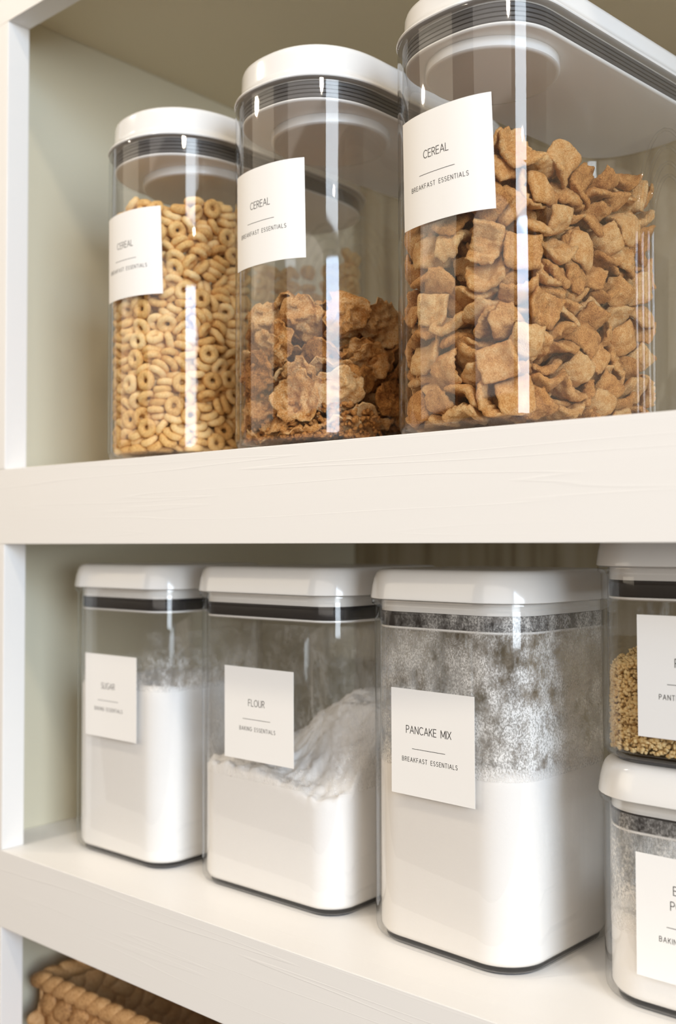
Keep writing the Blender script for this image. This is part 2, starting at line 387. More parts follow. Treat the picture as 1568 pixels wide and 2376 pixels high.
def square_bm(seed):
    """A curled, ridged, sugared wheat square about 2 cm wide."""
    R = random.Random(seed); n = 15
    w, d = .0205 * R.uniform(.90, 1.10), .0180 * R.uniform(.90, 1.10)
    th = .0052
    curl = R.choice((1, 1, -1, .35)) * R.uniform(26, 52); curl2 = R.uniform(-24, 24); tw = R.uniform(-30, 30)
    off = Vector((R.uniform(0, 50), R.uniform(0, 50), R.uniform(0, 50)))
    bm = bmesh.new(); top = {}; bot = {}
    for i in range(n):
        for j in range(n):
            u, v = 2 * i / (n - 1) - 1, 2 * j / (n - 1) - 1
            x, y = u * w / 2, v * d / 2
            q = Vector((x * 160, y * 160, 0)) + off
            e = noise.noise(q * 1.3)
            x *= 1 + .10 * e - .07 * v * v; y *= 1 + .10 * noise.noise(q * 1.3 + Vector((9, 0, 0))) - .07 * u * u
            z = curl * x * x + curl2 * y * y + tw * x * y + .0018 * noise.noise(q * 1.1 + Vector((0, 0, 7)))
            edge = max(abs(u), abs(v))
            t = th / 2 * (1.0 - .50 * edge ** 6) * (1 + .35 * noise.noise(q * 2.2 + Vector((3, 3, 3))))
            rid = (.00085 if seed % 2 else .0003) * math.sin(u * math.pi * 5.5)
            top[i, j] = bm.verts.new((x, y, z + t + rid + .00022 * noise.noise(q * 6)))
            bot[i, j] = bm.verts.new((x, y, z - t + rid * .4 + .00022 * noise.noise(q * 6 + Vector((5, 0, 0)))))
    for i in range(n - 1):
        for j in range(n - 1):
            bm.faces.new((top[i, j], top[i + 1, j], top[i + 1, j + 1], top[i, j + 1]))
            bm.faces.new((bot[i, j], bot[i, j + 1], bot[i + 1, j + 1], bot[i + 1, j]))
    ring = [(i, 0) for i in range(n)] + [(n - 1, j) for j in range(1, n)] + [(i, n - 1) for i in range(n - 2, -1, -1)] + [(0, j) for j in range(n - 2, 0, -1)]
    mids = []
    for k, (i, j) in enumerate(ring):
        m = (top[i, j].co + bot[i, j].co) / 2; c = Vector((m.x, m.y, 0)).normalized()
        mids.append(bm.verts.new(m + c * .0007 * (1 + .5 * R.uniform(-1, 1))))
    for k in range(len(ring)):
        a, b = ring[k], ring[(k + 1) % len(ring)]; ma, mb = mids[k], mids[(k + 1) % len(ring)]
        bm.faces.new((top[b], top[a], ma, mb)); bm.faces.new((bot[a], bot[b], mb, ma))
    bmesh.ops.recalc_face_normals(bm, faces=bm.faces)
    return bm

def loop_bm(seed, nu=26, nv=12):
    """A toasted oat ring, slightly lumpy."""
    R = random.Random(seed); bm = bmesh.new(); vs = []
    off = Vector((R.uniform(0, 50), R.uniform(0, 50), R.uniform(0, 50)))
    Rm, r = .00445 * R.uniform(.95, 1.05), .00275 * R.uniform(.95, 1.06); el = R.uniform(-.09, .09)
    for i in range(nu):
        a = 2 * math.pi * i / nu; row = []
        for j in range(nv):
            b = 2 * math.pi * j / nv
            k = 1 + .22 * noise.noise(Vector((math.cos(a), math.sin(a), .6 * math.sin(b))) * 1.5 + off)
            x = (Rm + r * k * math.cos(b)) * math.cos(a) * (1 + el); y = (Rm + r * k * math.cos(b)) * math.sin(a) * (1 - el)
            row.append(bm.verts.new((x, y, r * k * .98 * math.sin(b))))
        vs.append(row)
    for i in range(nu):
        for j in range(nv):
            bm.faces.new((vs[i][j], vs[(i + 1) % nu][j], vs[(i + 1) % nu][(j + 1) % nv], vs[i][(j + 1) % nv]))
    bmesh.ops.recalc_face_normals(bm, faces=bm.faces)
    return bm

def flake_bm(seed, n=40):
    """A crinkled, blistered bran flake with a ragged edge."""
    R = random.Random(seed); bm = bmesh.new()
    off = Vector((R.uniform(0, 90), R.uniform(0, 90), R.uniform(0, 90)))
    rad = R.uniform(.013, .0185); cx, cy = R.uniform(-30, 34), R.uniform(-30, 34); asp = R.uniform(.72, 1)
    m = 13; rings = []
    top, bot = [], []
    for s, store in ((1, top), (-1, bot)):
        for k in range(m + 1):
            f = k / m; row = []
            for i in range(n):
                a = 2 * math.pi * i / n
                edge = 1 + .26 * noise.noise(Vector((math.cos(a) * 1.3, math.sin(a) * 1.3, 0)) + off) + .20 * noise.noise(Vector((math.cos(a), math.sin(a), 1)) * 4 + off)
                rr = rad * f * edge; x, y = rr * math.cos(a), rr * math.sin(a) * asp
                q = Vector((x, y, 0)) * 100 + off
                z = cx * x * x + cy * y * y + .0066 * noise.noise(q * .75) + .0042 * noise.noise(q * 1.9) + .0022 * noise.noise(q * 4.6)
                t = .0010 * (1 - .5 * f ** 4) * (1 + .7 * noise.noise(q * 3 + Vector((0, 0, 4))))
                row.append(bm.verts.new((x + .001 * noise.noise(q * 2 + Vector((8, 0, 0))), y, z + s * max(t, .00025))) if k else None)
            store.append(row)
        q = off; z = .0066 * noise.noise(q * .75) + .0042 * noise.noise(q * 1.9) + .0022 * noise.noise(q * 4.6)
        store[0] = bm.verts.new((0, 0, z + s * .001))
    for s, st in ((1, top), (-1, bot)):
        for i in range(n):
            j = (i + 1) % n
            bm.faces.new((st[0], st[1][i], st[1][j]))
            for k in range(1, m):
                bm.faces.new((st[k][i], st[k + 1][i], st[k + 1][j], st[k][j]))
    for i in range(n):
        j = (i + 1) % n
        bm.faces.new((top[m][i], bot[m][i], bot[m][j], top[m][j]))
    bmesh.ops.recalc_face_normals(bm, faces=bm.faces)
    return bm

# ================================================================ tall cereal jars (upper shelf)
def path_surface(pts):
    """Arc-length surface along an open plan polyline: returns surf(s, h, lift)."""
    P = [Vector(p) for p in pts]; S = [0]
    for a, b in zip(P, P[1:]): S.append(S[-1] + (b - a).length)
    def surf(s, h, lift):
        k = 0
        while k < len(S) - 2 and S[k + 1] < s: k += 1
        t = (s - S[k]) / max(S[k + 1] - S[k], 1e-9)
        p = P[k].lerp(P[k + 1], t)
        def tan(i):
            a = P[max(i - 1, 0)]; b = P[min(i + 1, len(P) - 1)]; return (b - a).normalized()
        d = tan(k).lerp(tan(k + 1), t).normalized()
        return Vector((p.x + d.y * lift, p.y - d.x * lift, h))
    return surf
def tube(bm, pts, r, n=8, close_caps=True):
    rings = []
    for i, p in enumerate(pts):
        p = Vector(p); a = Vector(pts[max(i - 1, 0)]); b = Vector(pts[min(i + 1, len(pts) - 1)])
        d = (b - a).normalized(); u = d.orthogonal().normalized() if i == 0 else (u - d * u.dot(d)).normalized()
        v = d.cross(u)
        rings.append([bm.verts.new(p + (u * math.cos(2 * math.pi * k / n) + v * math.sin(2 * math.pi * k / n)) * r) for k in range(n)])
    for a, b in zip(rings, rings[1:]):
        for k in range(n):
            bm.faces.new((a[k], a[(k + 1) % n], b[(k + 1) % n], b[k]))
    bm.faces.new(rings[0][::-1]); bm.faces.new(rings[-1])
def cereal_jar(kind, label, s_right, lab_w, tilt, top):
    x0, y0, a, b, p, L, t = JARS[kind]
    root = thing('cereal_jar', label, 'jar', (x0, y0, Z_UP), t, 'tall cereal jars on the upper shelf')
    O = lambda off: outline(0, 0, a, b, p, L, 0, off, 44)
    hr = .2351
    bm = bmesh.new()
    loft(bm, [(O(.012), .0006), (O(.006), .0008), (O(.0025), .0022), (O(.0008), .005), (O(0), .009), (O(0), hr - .001), (O(.0004), hr), (O(.0022), hr), (O(.0027), hr - .001),
              (O(.0027), .009), (O(.004), .0062), (O(.008), .0052)])
    obj('body', bm, M['clear'], root, True, 50)
    bm = bmesh.new()
    hl = hr + .0003
    loft(bm, [(O(.0055), hl - .0005), (O(.0052), hl), (O(-.0003), hl), (O(-.0007), hl + .0006), (O(-.0004), hl + .0018), (O(.0012), hl + .0034), (O(.0032), hl + .0052), (O(.0038), hl + .008),
              (O(.0042), top - .0045), (O(.0050), top - .002), (O(.0066), top - .0005), (O(.010), top)])
    lid = obj('lid', bm, M['lid'], root, True, 40)
    bm = bmesh.new()
    loft(bm, [(O(.0060), .2216), (O(.0052), .2220), (O(.0046), .2226), (O(.0046), .2234), (O(.0056), .2238)])
    obj('seal_ring', bm, M['seal'], lid)
    rings = []; h = .2240
    for k in range(4):
        for dz, of in ((0, .0056), (.0003, .0046), (.0021, .0046), (.0024, .0054)):
            rings.append((O(of), h + dz))
        h += .0026
    rings.append((O(.0056), hr - .0005))
    obj('gasket', loft(bmesh.new(), rings), M['gasket'], lid, True, 35)['label'] = 'ribbed grey rubber gasket'
    bm = bmesh.new(); cy = b * .98 + .006; r0 = a * .74
    circ = lambda r: [(r * math.cos(2 * math.pi * k / 64), cy + r * math.sin(2 * math.pi * k / 64)) for k in range(64)]
    loft(bm, [(circ(r0 * .93), .2150), (circ(r0 * .98), .2152), (circ(r0), .2160), (circ(r0), .2215)])
    obj('button_housing', bm, M['lid'], lid, True, 40)
    surf = path_surface(outline(0, 0, a, b, p, L, 0, 0, 160)[:160])
    add_label(root, surf, s_right - lab_w, lab_w, .1193, .1831, 'CEREAL', 'BREAKFAST ESSENTIALS', .45, tilt)
    # finger grips moulded into both long sides, near the back: arched ridges
    for sx in (1, -1):
        for g, (y1, y2, zt) in enumerate(((.120, .205, .199), (.127, .198, .188), (.134, .191, .178), (.139, .186, .170))):
            pts = []
            rr = (y2 - y1) / 2; yc = (y1 + y2) / 2
            for z in [0.008 + (zt - rr * 2 - .008) * k / 10 for k in range(11)]: pts.append((sx * (a - .0003), y1, z))
            for k in range(1, 16):
                an = math.pi - math.pi * k / 16
                pts.append((sx * (a - .0003), yc + rr * math.cos(an), zt - rr * 2 + 2 * rr * math.sin(an)))
            for z in [zt - rr * 2 + (.008 - zt + rr * 2) * k / 10 for k in range(11)]: pts.append((sx * (a - .0003), y2, z))
            bm = bmesh.new(); tube(bm, pts, .0011)
            obj('grip_ridge', bm, M['clear'], root)
    return root
jar_square = cereal_jar('square', 'tall clear cereal jar filled with cinnamon squares, nearest and largest of the three', .1147, .0655, .0022, .2553)
jar_flake = cereal_jar('flake', 'tall clear cereal jar holding a low heap of bran flakes, middle of the three', .1293, .0625, .001, .2592)
jar_loop = cereal_jar('loop', 'tall clear cereal jar filled with oat rings, farthest left of the three', .1312, .0605, .002, .2585)

# ---------------------------------------------------------------- the cereal itself
DATA = {}
def unpack(v):
    """Seven whole numbers per piece: shape, x y z in tenths of a millimetre, rotation x y z in hundredths."""
    out = []
    for i in range(0, len(v), 7):
        q = [c / 100 for c in v[i + 4:i + 7]]; w = math.sqrt(max(0, 1 - sum(c * c for c in q)))
        out.append((v[i], Vector(v[i + 1:i + 4]) * 1e-4, Quaternion((w, *q)).normalized()))
    return out
def fill(kind, root, name, label, cat, group, maker, nvar, mat, shown, lift):
    """Pieces lying in a jar: each of the `shown` first ones an object, those buried behind them one mass."""
    x0, y0, a, b, p, L, t = JARS[kind]
    RM = Matrix.Translation((x0, y0, Z_UP)) @ Matrix.Rotation(t, 4, 'Z')
    protos = []
    for v in range(nvar):
        bm = maker(100 + v); me = bpy.data.meshes.new(name); bm.to_mesh(me); bm.free()
        me.polygons.foreach_set('use_smooth', [True] * len(me.polygons)); me.materials.append(mat); protos.append(me)
    pcs = [(k, Vector((v.x, v.y, v.z * (lift(v.x, v.y) if callable(lift) else lift))), q) for k, v, q in unpack(DATA[kind])]
    first = None
    for k, loc, q in pcs[:shown]:
        M4 = RM @ Matrix.Translation((loc.x, loc.y, loc.z)) @ q.to_matrix().to_4x4()
        if first is None:
            o = first = bpy.data.objects.new(name, protos[k]); tag(o, label, cat, group)
        else:
            o = first.copy(); o.data = protos[k]
        o.matrix_world = M4; COL.objects.link(o)
    rest = bmesh.new()
    for k, loc, q in pcs[shown:]:
        n0 = len(rest.verts); rest.from_mesh(protos[k]); rest.verts.ensure_lookup_table()
        bmesh.ops.transform(rest, matrix=Matrix.Translation((loc.x, loc.y, loc.z)) @ q.to_matrix().to_4x4(), verts=rest.verts[n0:])
    return rest, RM, protos
# resting places of the cereal pieces: variant, position, rotation
DATA['square'] = [
6,297,163,320,69,9,29,6,384,251,841,-36,60,-64,3,243,145,884,65,-33,47,4,370,211,177,-31,-78,-28,7,272,121,1075,-54,-36,-12,
3,356,245,1310,23,53,-4,4,79,139,1256,97,-1,22,3,398,263,394,-33,20,89,3,412,377,587,50,58,38,2,-100,102,689,10,-68,73,
4,439,559,1311,-22,65,-22,6,228,159,735,0,51,-82,5,-16,72,337,-49,48,41,5,327,212,488,-29,-14,82,0,428,1022,1007,-38,-26,12,
6,428,689,306,-24,-29,6,5,-134,99,1037,-69,-23,17,0,470,1177,524,-35,-49,34,6,466,762,912,46,-53,-39,3,455,755,507,-83,-24,40,
5,28,94,993,-64,-69,-21,6,-171,134,458,15,54,-83,0,459,378,1157,63,-49,-40,4,-72,131,800,-30,-7,-52,2,405,526,872,-12,35,-57,
7,15,113,1082,17,36,-76,3,367,286,640,22,-5,-90,4,456,1202,1122,-85,0,52,5,463,1380,821,48,-48,-65,7,331,209,1056,29,-55,76,
4,-180,167,1362,59,-73,30,0,311,192,1257,74,-52,-35,3,-301,125,170,-69,17,-29,5,421,743,1234,-29,63,-9,5,408,384,106,-24,-4,78,
6,424,920,150,-16,-29,0,5,-58,135,146,-6,11,65,6,178,179,572,-10,-24,70,5,402,622,208,-6,23,67,2,441,531,1008,15,-35,-1,
6,421,901,580,-28,-21,70,5,218,164,122,-45,-8,-88,1,87,134,110,-3,-1,5,5,430,1188,742,-38,-18,75,0,412,1016,1296,17,-1,-98,
1,410,618,100,72,69,9,7,395,834,97,99,6,5,2,-304,129,1177,-13,78,51,7,-146,111,1244,80,13,-46,4,3,134,568,2,19,-98,
1,451,666,796,-20,44,-16,5,381,873,815,-94,0,0,2,438,997,233,32,-18,-93,0,390,347,990,99,-12,-10,2,388,1356,1317,-62,5,8,
0,96,172,350,-8,-30,-86,1,422,649,1175,18,29,72,7,226,188,536,-93,2,-35,5,392,1109,88,0,-8,2,2,390,1163,630,11,84,1,
3,398,999,722,20,-8,68,3,408,1411,1061,-45,62,-13,6,109,147,200,96,9,-24,7,423,1295,278,69,63,25,0,-4,169,506,89,45,7,
3,-223,167,616,16,98,2,1,408,1497,298,-59,-29,-63,5,231,192,1347,4,0,-100,2,418,1367,428,-15,-20,10,4,119,180,655,-3,-7,-87,
3,348,335,1132,-53,-2,-82,2,430,1398,696,4,-94,-11,1,453,1217,950,26,53,39,7,422,506,785,-4,-93,12,7,443,856,410,15,-81,-34,
3,146,171,253,-10,-13,-31,4,381,567,423,-99,-1,-8,0,401,538,510,70,69,20,2,400,1247,1360,-5,24,-64,2,418,856,1101,96,-11,-22,
0,398,974,1135,11,-8,-62,6,390,442,226,8,-1,-77,7,392,1331,102,-4,-16,56,4,374,1278,366,-14,-24,-46,0,-139,200,113,95,-31,-2,
5,376,1009,922,98,-3,13,0,-400,289,822,-27,-61,60,3,-349,194,964,-34,21,5,2,324,480,1116,-11,-58,-77,3,383,1128,1215,1,-1,-3,
6,380,933,1238,-3,98,11,4,328,483,302,7,-2,-77,6,357,398,1265,-12,9,20,7,399,795,198,20,-42,58,2,366,1469,167,94,19,-14,
1,64,220,796,73,-64,15,6,403,1210,170,-18,-24,40,0,392,405,742,6,33,62,0,75,175,1321,2,17,63,1,137,444,110,-2,0,-29,
5,-7,251,661,2,-24,-47,5,281,321,705,18,-13,-27,6,361,1461,613,-91,-4,-3,7,424,1078,408,-8,55,49,4,79,233,417,-19,-11,61,
4,-374,328,114,80,-59,-2,7,364,375,418,-27,18,91,6,382,603,595,7,98,-21,3,-78,226,1137,-4,-27,-33,2,-293,168,763,-88,-38,-20,
6,-175,163,929,-59,81,0,3,-289,286,1339,-8,-21,26,3,385,1011,489,18,32,-92,0,294,651,152,97,-3,25,6,377,1459,1179,11,-22,61,
0,-153,1327,113,38,93,2,1,367,1279,1273,-27,-17,-32,6,-164,642,96,-18,5,-98,7,358,654,638,85,50,-11,2,368,1492,920,-45,50,51,
5,137,1154,86,-1,0,3,6,-384,1426,117,63,-78,-4,3,-425,245,528,-68,4,-67,3,-298,239,343,87,-46,15,7,-316,867,95,-3,-8,9,
1,-130,965,93,-99,-11,2,6,75,822,95,-4,11,79,3,-176,200,302,37,92,5,7,331,732,357,-3,98,-17,0,-200,394,85,-6,12,29,
7,380,513,701,25,-7,86,0,-101,1158,89,-8,8,-99,3,171,1452,103,-29,1,95,3,-298,1167,91,-4,-15,97,3,276,275,283,-5,-25,-93,
7,366,717,950,73,50,44,1,-57,187,1283,2,-16,-34,4,-154,211,396,29,-1,12,1,342,1189,889,81,-57,-10,4,262,344,1039,-72,68,-13,
0,388,1498,1310,8,47,-88,0,366,742,674,-1,-13,65,5,164,185,1157,11,10,-97,6,-18,333,140,90,-40,-15,1,118,659,111,1,1,7,
5,270,370,575,-95,9,-29,2,356,667,1085,-24,1,-79,2,-76,1440,105,1,28,63,0,221,985,95,14,-5,-46,1,349,875,633,-14,98,-6,
1,-23,323,961,-62,-72,26,7,-175,235,193,-28,92,-4,5,-7,311,886,50,78,-38,5,-377,523,140,86,47,-5,5,-447,400,1348,-38,56,-67,
4,-221,221,666,-2,-9,-17,2,265,1343,137,-41,88,-17,0,370,984,330,27,87,-7,5,-461,352,378,58,36,68,7,175,224,949,94,-30,-4,
7,311,730,993,-3,92,16,1,-43,278,293,-28,61,12,5,164,239,1065,13,-22,-9,2,8,277,1130,5,98,5,0,296,476,1340,20,-1,90,
6,-148,833,135,25,27,-7,4,-366,668,166,8,-63,77,6,-336,749,150,-62,75,11,3,303,1355,913,-39,82,23,1,351,1309,984,36,91,3,
1,-380,304,1183,57,80,-14,5,161,352,1290,39,-3,14,4,180,845,411,75,62,5,3,330,824,831,32,-10,-51,0,259,757,1278,14,3,-3,
5,263,346,133,-4,6,100,7,367,1455,468,-28,10,62,5,-396,1000,153,0,99,-4,7,-42,264,528,98,14,-1,5,276,1373,628,19,92,33,
2,155,399,216,3,0,57,5,270,575,1291,35,-38,83,4,-174,455,216,8,-42,26,3,350,1182,259,11,22,-97,6,287,669,736,-12,1,83,
1,273,620,896,-32,-16,-75,5,285,1032,574,12,-12,-98,2,242,431,1216,75,-30,-18,2,22,390,215,85,-47,-18,5,-116,356,701,-11,-17,-53,
6,166,253,861,0,8,11,0,-140,336,998,-30,-32,75,0,26,373,1259,-66,75,-5,1,-325,402,384,-47,58,31,1,130,399,506,12,98,9,
2,-349,308,635,28,18,56,2,235,1284,713,27,6,-2,6,214,1364,1189,-20,-2,50,7,-207,268,527,15,-21,12,4,235,477,697,-93,-31,20,
4,222,915,675,5,-7,-44,0,-280,324,806,-18,-12,-42,7,319,813,1227,-84,10,-42,3,192,730,163,9,-17,88,6,175,432,606,-7,12,-7,
1,-156,258,844,-8,-21,-56,7,256,277,806,-77,-54,-28,5,87,341,1027,70,-68,-7,5,-297,277,1090,-14,-28,-88,5,-135,432,1270,-22,-11,-23,
3,210,1429,1319,11,-8,-60,1,-262,1501,175,15,70,-67,4,-60,577,700,-49,87,-6,5,144,619,681,99,-8,-8,2,284,1142,740,21,4,-90,
1,-450,416,974,-44,-68,24,6,346,1069,1024,-36,-23,27,0,-393,358,1061,26,-82,-27,3,230,521,154,8,-1,-80,1,-331,346,194,52,84,-13,
0,-161,355,372,-81,-28,51,7,-332,274,446,2,-69,21,4,295,759,504,84,-51,-17,3,-67,362,587,10,-12,95,0,185,659,567,-4,8,-100,
2,283,1209,613,10,-95,-29,2,-308,363,750,18,-97,5,4,-163,581,772,-83,-56,7,3,206,1034,760,14,-12,54,3,-284,398,885,4,21,-65,
4,227,449,814,63,-77,5,1,237,1207,830,56,-83,9,0,205,759,862,-58,71,7,0,141,1339,832,13,-10,-97,0,-268,243,1042,89,-16,-21,
6,169,915,1080,-85,50,-15,5,226,1417,958,-21,-36,22,5,177,833,1228,67,-63,9,0,258,598,1220,-71,65,3,0,-194,316,1255,87,43,22,
6,180,1180,1271,-10,-98,18,1,-316,360,1242,98,-5,9,4,49,572,167,-45,85,-9,3,97,1048,207,-87,48,4,7,-395,1356,158,11,14,-72,
0,-111,499,128,2,-3,89,0,-108,734,155,-9,23,-53,1,-100,1050,157,84,-53,-3,2,-197,1326,159,1,-21,56,5,149,1278,191,99,-10,11,
7,-312,593,223,31,-8,60,7,-243,783,256,33,92,-1,1,-234,977,176,-97,-20,-12,7,-376,1208,184,-96,-27,-7,2,0,639,196,-5,-13,-17,
5,74,858,211,21,-98,-2,1,-26,1260,174,-18,-98,-7,3,49,1452,145,-8,3,100,7,-409,493,269,-19,43,-86,3,-396,767,207,-35,-2,69,
7,-399,979,227,-97,6,-8,7,-394,1287,239,4,-99,15,3,-391,1462,255,17,18,-1,7,-77,660,292,6,-42,61,1,-36,972,261,2,-10,-80,
4,-139,1267,245,12,-26,52,5,-92,1456,218,-12,14,1,6,201,647,285,98,-20,-7,5,223,914,173,-13,4,-99,7,255,1250,232,-70,-70,11,
4,214,1458,269,-97,5,11,2,-275,585,310,-2,23,65,4,-284,929,271,-5,1,-36,7,-396,1110,237,-95,-4,10,2,-281,1374,300,-94,14,25,
1,-94,535,265,54,-7,-18,6,14,778,249,-3,-5,60,3,-10,1117,244,2,17,80,2,68,1354,292,-42,77,43,0,273,817,259,2,-2,-87,
7,234,1074,218,-17,20,-7,6,308,1389,272,3,-8,96,2,-292,445,269,21,21,-69,2,-238,719,362,60,78,-17,6,-161,973,325,-41,-14,-32,
4,-266,1159,260,-10,27,-92,2,-207,1493,390,-66,37,36,4,-12,405,292,-25,19,18,1,167,500,343,19,-1,-95,0,102,921,286,3,18,65,
0,96,1251,285,10,-14,52,1,63,1504,329,-72,48,14,4,-323,829,351,-18,4,70,3,-180,1113,314,-5,-3,-69,6,-215,1264,363,-21,17,59,
2,57,466,343,-6,-4,38,2,92,716,328,1,11,60,1,150,1061,336,-32,94,-4,4,58,1227,369,-12,8,-93,3,301,1023,313,3,-30,-60,
0,-405,626,334,12,-32,-63,6,-469,893,329,20,71,15,5,-438,1275,364,-3,32,-5,5,-359,1451,374,13,-28,-5,6,-116,585,409,-98,-18,1,
6,-72,858,313,-8,-10,14,0,-50,1160,346,3,27,22,3,-76,1426,397,95,-27,13,5,206,321,364,34,-31,-88,6,202,599,399,10,1,-95,
1,304,851,368,92,20,26,2,262,1182,353,42,-15,-78,2,256,1428,390,96,-27,5,6,-265,464,476,7,-93,34,7,-153,799,400,-10,2,-77,
7,-167,1081,421,19,-1,-78,2,-200,1372,442,62,77,-4,6,99,484,443,0,16,-98,5,134,1168,457,-80,-59,3,3,122,1383,404,-4,9,99,
2,-281,625,431,0,-10,-87,4,-331,841,459,94,33,-5,6,-388,1046,344,-4,12,61,3,-367,1294,496,-43,14,51,5,-64,418,461,10,98,-15,
3,33,757,464,22,97,-1,4,100,1015,401,23,5,-61,6,-34,1451,454,-7,3,100,6,330,465,499,-28,-29,87,3,253,1083,441,23,-7,84,
3,281,1299,506,93,21,18,2,-334,548,512,0,-12,5,2,-400,719,489,4,-20,-67,7,-228,991,453,4,2,-83,1,-344,1140,412,-58,80,6,
5,-114,540,512,35,-93,5,1,-74,765,524,11,24,-96,1,-39,977,453,45,-57,-24,4,-73,1248,493,3,-100,5,6,111,698,515,-10,29,-33,
6,145,957,468,16,-2,31,4,153,1368,502,4,0,99,0,-458,448,609,-45,28,-83,4,-404,643,595,-1,18,7,1,-457,1011,599,-51,8,86,
7,-399,1098,480,-67,74,4,0,-154,453,557,20,23,-70,2,-213,733,512,15,4,-73,5,-79,885,470,23,-16,15,6,-180,1105,515,-24,-10,53,
0,-196,1457,482,22,-8,-65,7,-21,585,523,-24,15,-4,3,142,890,550,-28,-4,-95,1,124,1238,565,16,13,-75,4,194,1497,475,-32,-57,-69,
0,-193,611,613,-79,-60,11,3,-280,921,556,-8,99,-4,4,-278,1067,575,-21,-7,31,0,-257,1459,550,33,-24,-26,7,46,395,561,-11,-7,88,
2,21,561,625,93,25,-19,4,31,845,579,11,51,21,0,69,1082,515,11,-15,-56,6,-15,1446,538,1,-11,-2,4,-355,425,608,21,25,4,
6,-279,586,694,98,-20,5,3,-418,878,574,95,-10,31,7,-395,1180,544,-36,-2,-1,1,-407,1409,530,64,67,17,6,-96,725,596,11,8,77,
2,-154,902,577,-6,16,7,0,-43,1055,568,-12,-1,-99,5,-111,1455,646,-96,-4,-14,7,259,835,588,16,27,71,1,-383,571,762,-91,8,9,
2,-383,850,643,12,13,-69,1,-392,1184,649,2,-37,-93,2,-437,1437,654,2,39,-5,7,-109,897,655,6,16,76,5,95,1126,661,4,-100,3,
4,-84,1306,625,-49,-78,-19,5,114,1431,660,-65,-75,10,5,-446,489,819,36,38,12,4,-271,797,689,24,0,2,0,-252,1056,666,5,-15,83,
0,-299,1352,657,77,-48,-37,2,44,726,699,14,-8,-80,2,-107,909,717,-23,3,-84,7,-61,1076,684,14,98,7,4,-13,1287,661,-14,37,-90,
0,135,819,698,35,1,-69,1,247,1108,656,0,100,-5,2,201,1373,682,29,7,15,7,-325,681,738,-100,7,-3,7,-374,928,761,56,-75,21,
1,-234,1267,632,49,-19,85,6,-137,485,832,-96,7,2,0,-121,1135,728,1,0,26,3,45,1267,716,28,-6,62,5,-237,752,772,-12,8,-75,
1,-237,996,791,39,29,69,6,-193,1214,667,13,28,-60,0,-191,1445,677,9,-7,-72,1,21,411,768,3,-64,43,4,-33,783,771,6,-7,99,
4,16,980,742,-22,6,-53,5,81,1161,805,-96,12,19,4,6,1444,753,7,99,-15,2,-312,460,859,-58,53,61,7,-437,767,753,37,-29,-61,
7,-410,1049,773,21,65,71,5,-372,1279,721,23,-16,3,4,-128,608,890,27,45,85,6,-166,815,892,0,-100,-7,2,-120,981,815,3,-8,71,
0,-86,1267,793,4,-19,-57,7,75,486,776,70,-15,-58,1,-412,697,860,68,-72,-7,2,-383,917,840,-2,-3,-80,6,-358,1170,764,27,2,-31,
4,-371,1513,806,22,57,-63,4,-75,428,883,-60,67,41,6,-5,677,850,51,50,-65,6,73,908,861,-87,-47,10,3,-85,1140,842,26,-33,69,
5,-124,1525,856,17,-69,68,3,302,1449,817,3,100,5,6,-308,628,899,-16,9,-63,2,-421,814,928,-25,0,-97,5,-428,1027,959,51,-35,-66,
0,-403,1358,836,96,8,12,6,-37,530,999,38,-91,-15,6,-216,781,981,99,-11,-4,1,-204,1332,832,-75,65,-4,3,-228,1412,789,36,93,2,
2,154,599,829,52,83,-13,6,216,1032,869,-11,-17,94,4,124,1513,843,58,16,-35,6,-438,784,1037,0,40,-4,2,-469,980,1142,5,68,8,
0,-395,1370,884,-14,24,70,7,-155,474,1022,-89,-30,-16,2,-7,813,886,22,-34,92,1,-300,1002,922,100,-2,7,4,-31,1300,892,-10,15,95,
6,159,489,878,15,-4,95,3,-103,1013,901,-12,-7,97,5,-371,1201,933,96,-13,-22,5,-228,619,1015,16,-31,-53,3,-359,889,1041,-34,35,-25,
0,-264,1227,901,-2,25,22,6,-372,1514,985,46,-33,54,1,68,654,965,-40,-12,-78,6,-163,901,1032,-53,-82,16,0,16,1105,915,45,30,77,
0,-20,1448,927,-2,4,-100,2,301,342,898,-7,13,36,2,298,904,953,-3,-33,38,6,-91,708,1029,-31,-73,19,0,-142,1028,997,-14,-23,-81,
2,-162,1239,949,5,-16,-98,0,238,516,958,28,-4,19,1,153,762,904,-4,93,31,4,163,927,985,5,94,4,2,151,1236,953,58,80,4,
7,-233,392,1039,-10,92,15,5,-191,889,1103,-3,-12,-7,7,-295,1062,1042,64,-62,38,5,-236,1393,994,83,44,-13,2,70,533,1030,14,-11,7,
3,33,774,985,-4,14,31,3,75,1092,1031,-11,75,36,4,51,1282,1022,91,22,-4,5,-407,581,1016,-16,9,-61,4,-280,742,1136,-95,5,-14,
3,-441,1147,1053,-39,32,-22,4,-389,1366,1023,7,7,-1,1,56,452,1114,14,-3,-37,5,7,827,1071,-12,6,3,0,-125,1046,1077,-25,-21,-83,
7,-64,1423,1012,-3,9,80,2,174,674,993,13,18,21,5,198,1160,1043,-30,93,17,6,-382,652,1120,0,15,-98,3,-342,964,1164,-21,19,-21,
4,-303,1173,1059,-16,-20,-96,0,-385,1489,1114,13,32,-66,1,-7,667,1149,8,8,-6,5,4,993,1045,12,67,-59,2,-86,1222,1055,4,-20,-97,
3,107,1446,1003,-12,0,-4,1,225,405,1091,-20,-19,-30,2,245,631,1055,-19,2,-42,5,302,1189,1101,11,8,-77,3,-338,472,1103,-4,13,-89,
5,-406,564,1197,-8,-17,67,7,-252,1086,1176,-32,8,-3,0,-280,1263,1085,-16,-9,-73,5,-68,485,1113,19,-14,-46,3,2,843,1212,85,51,-14,
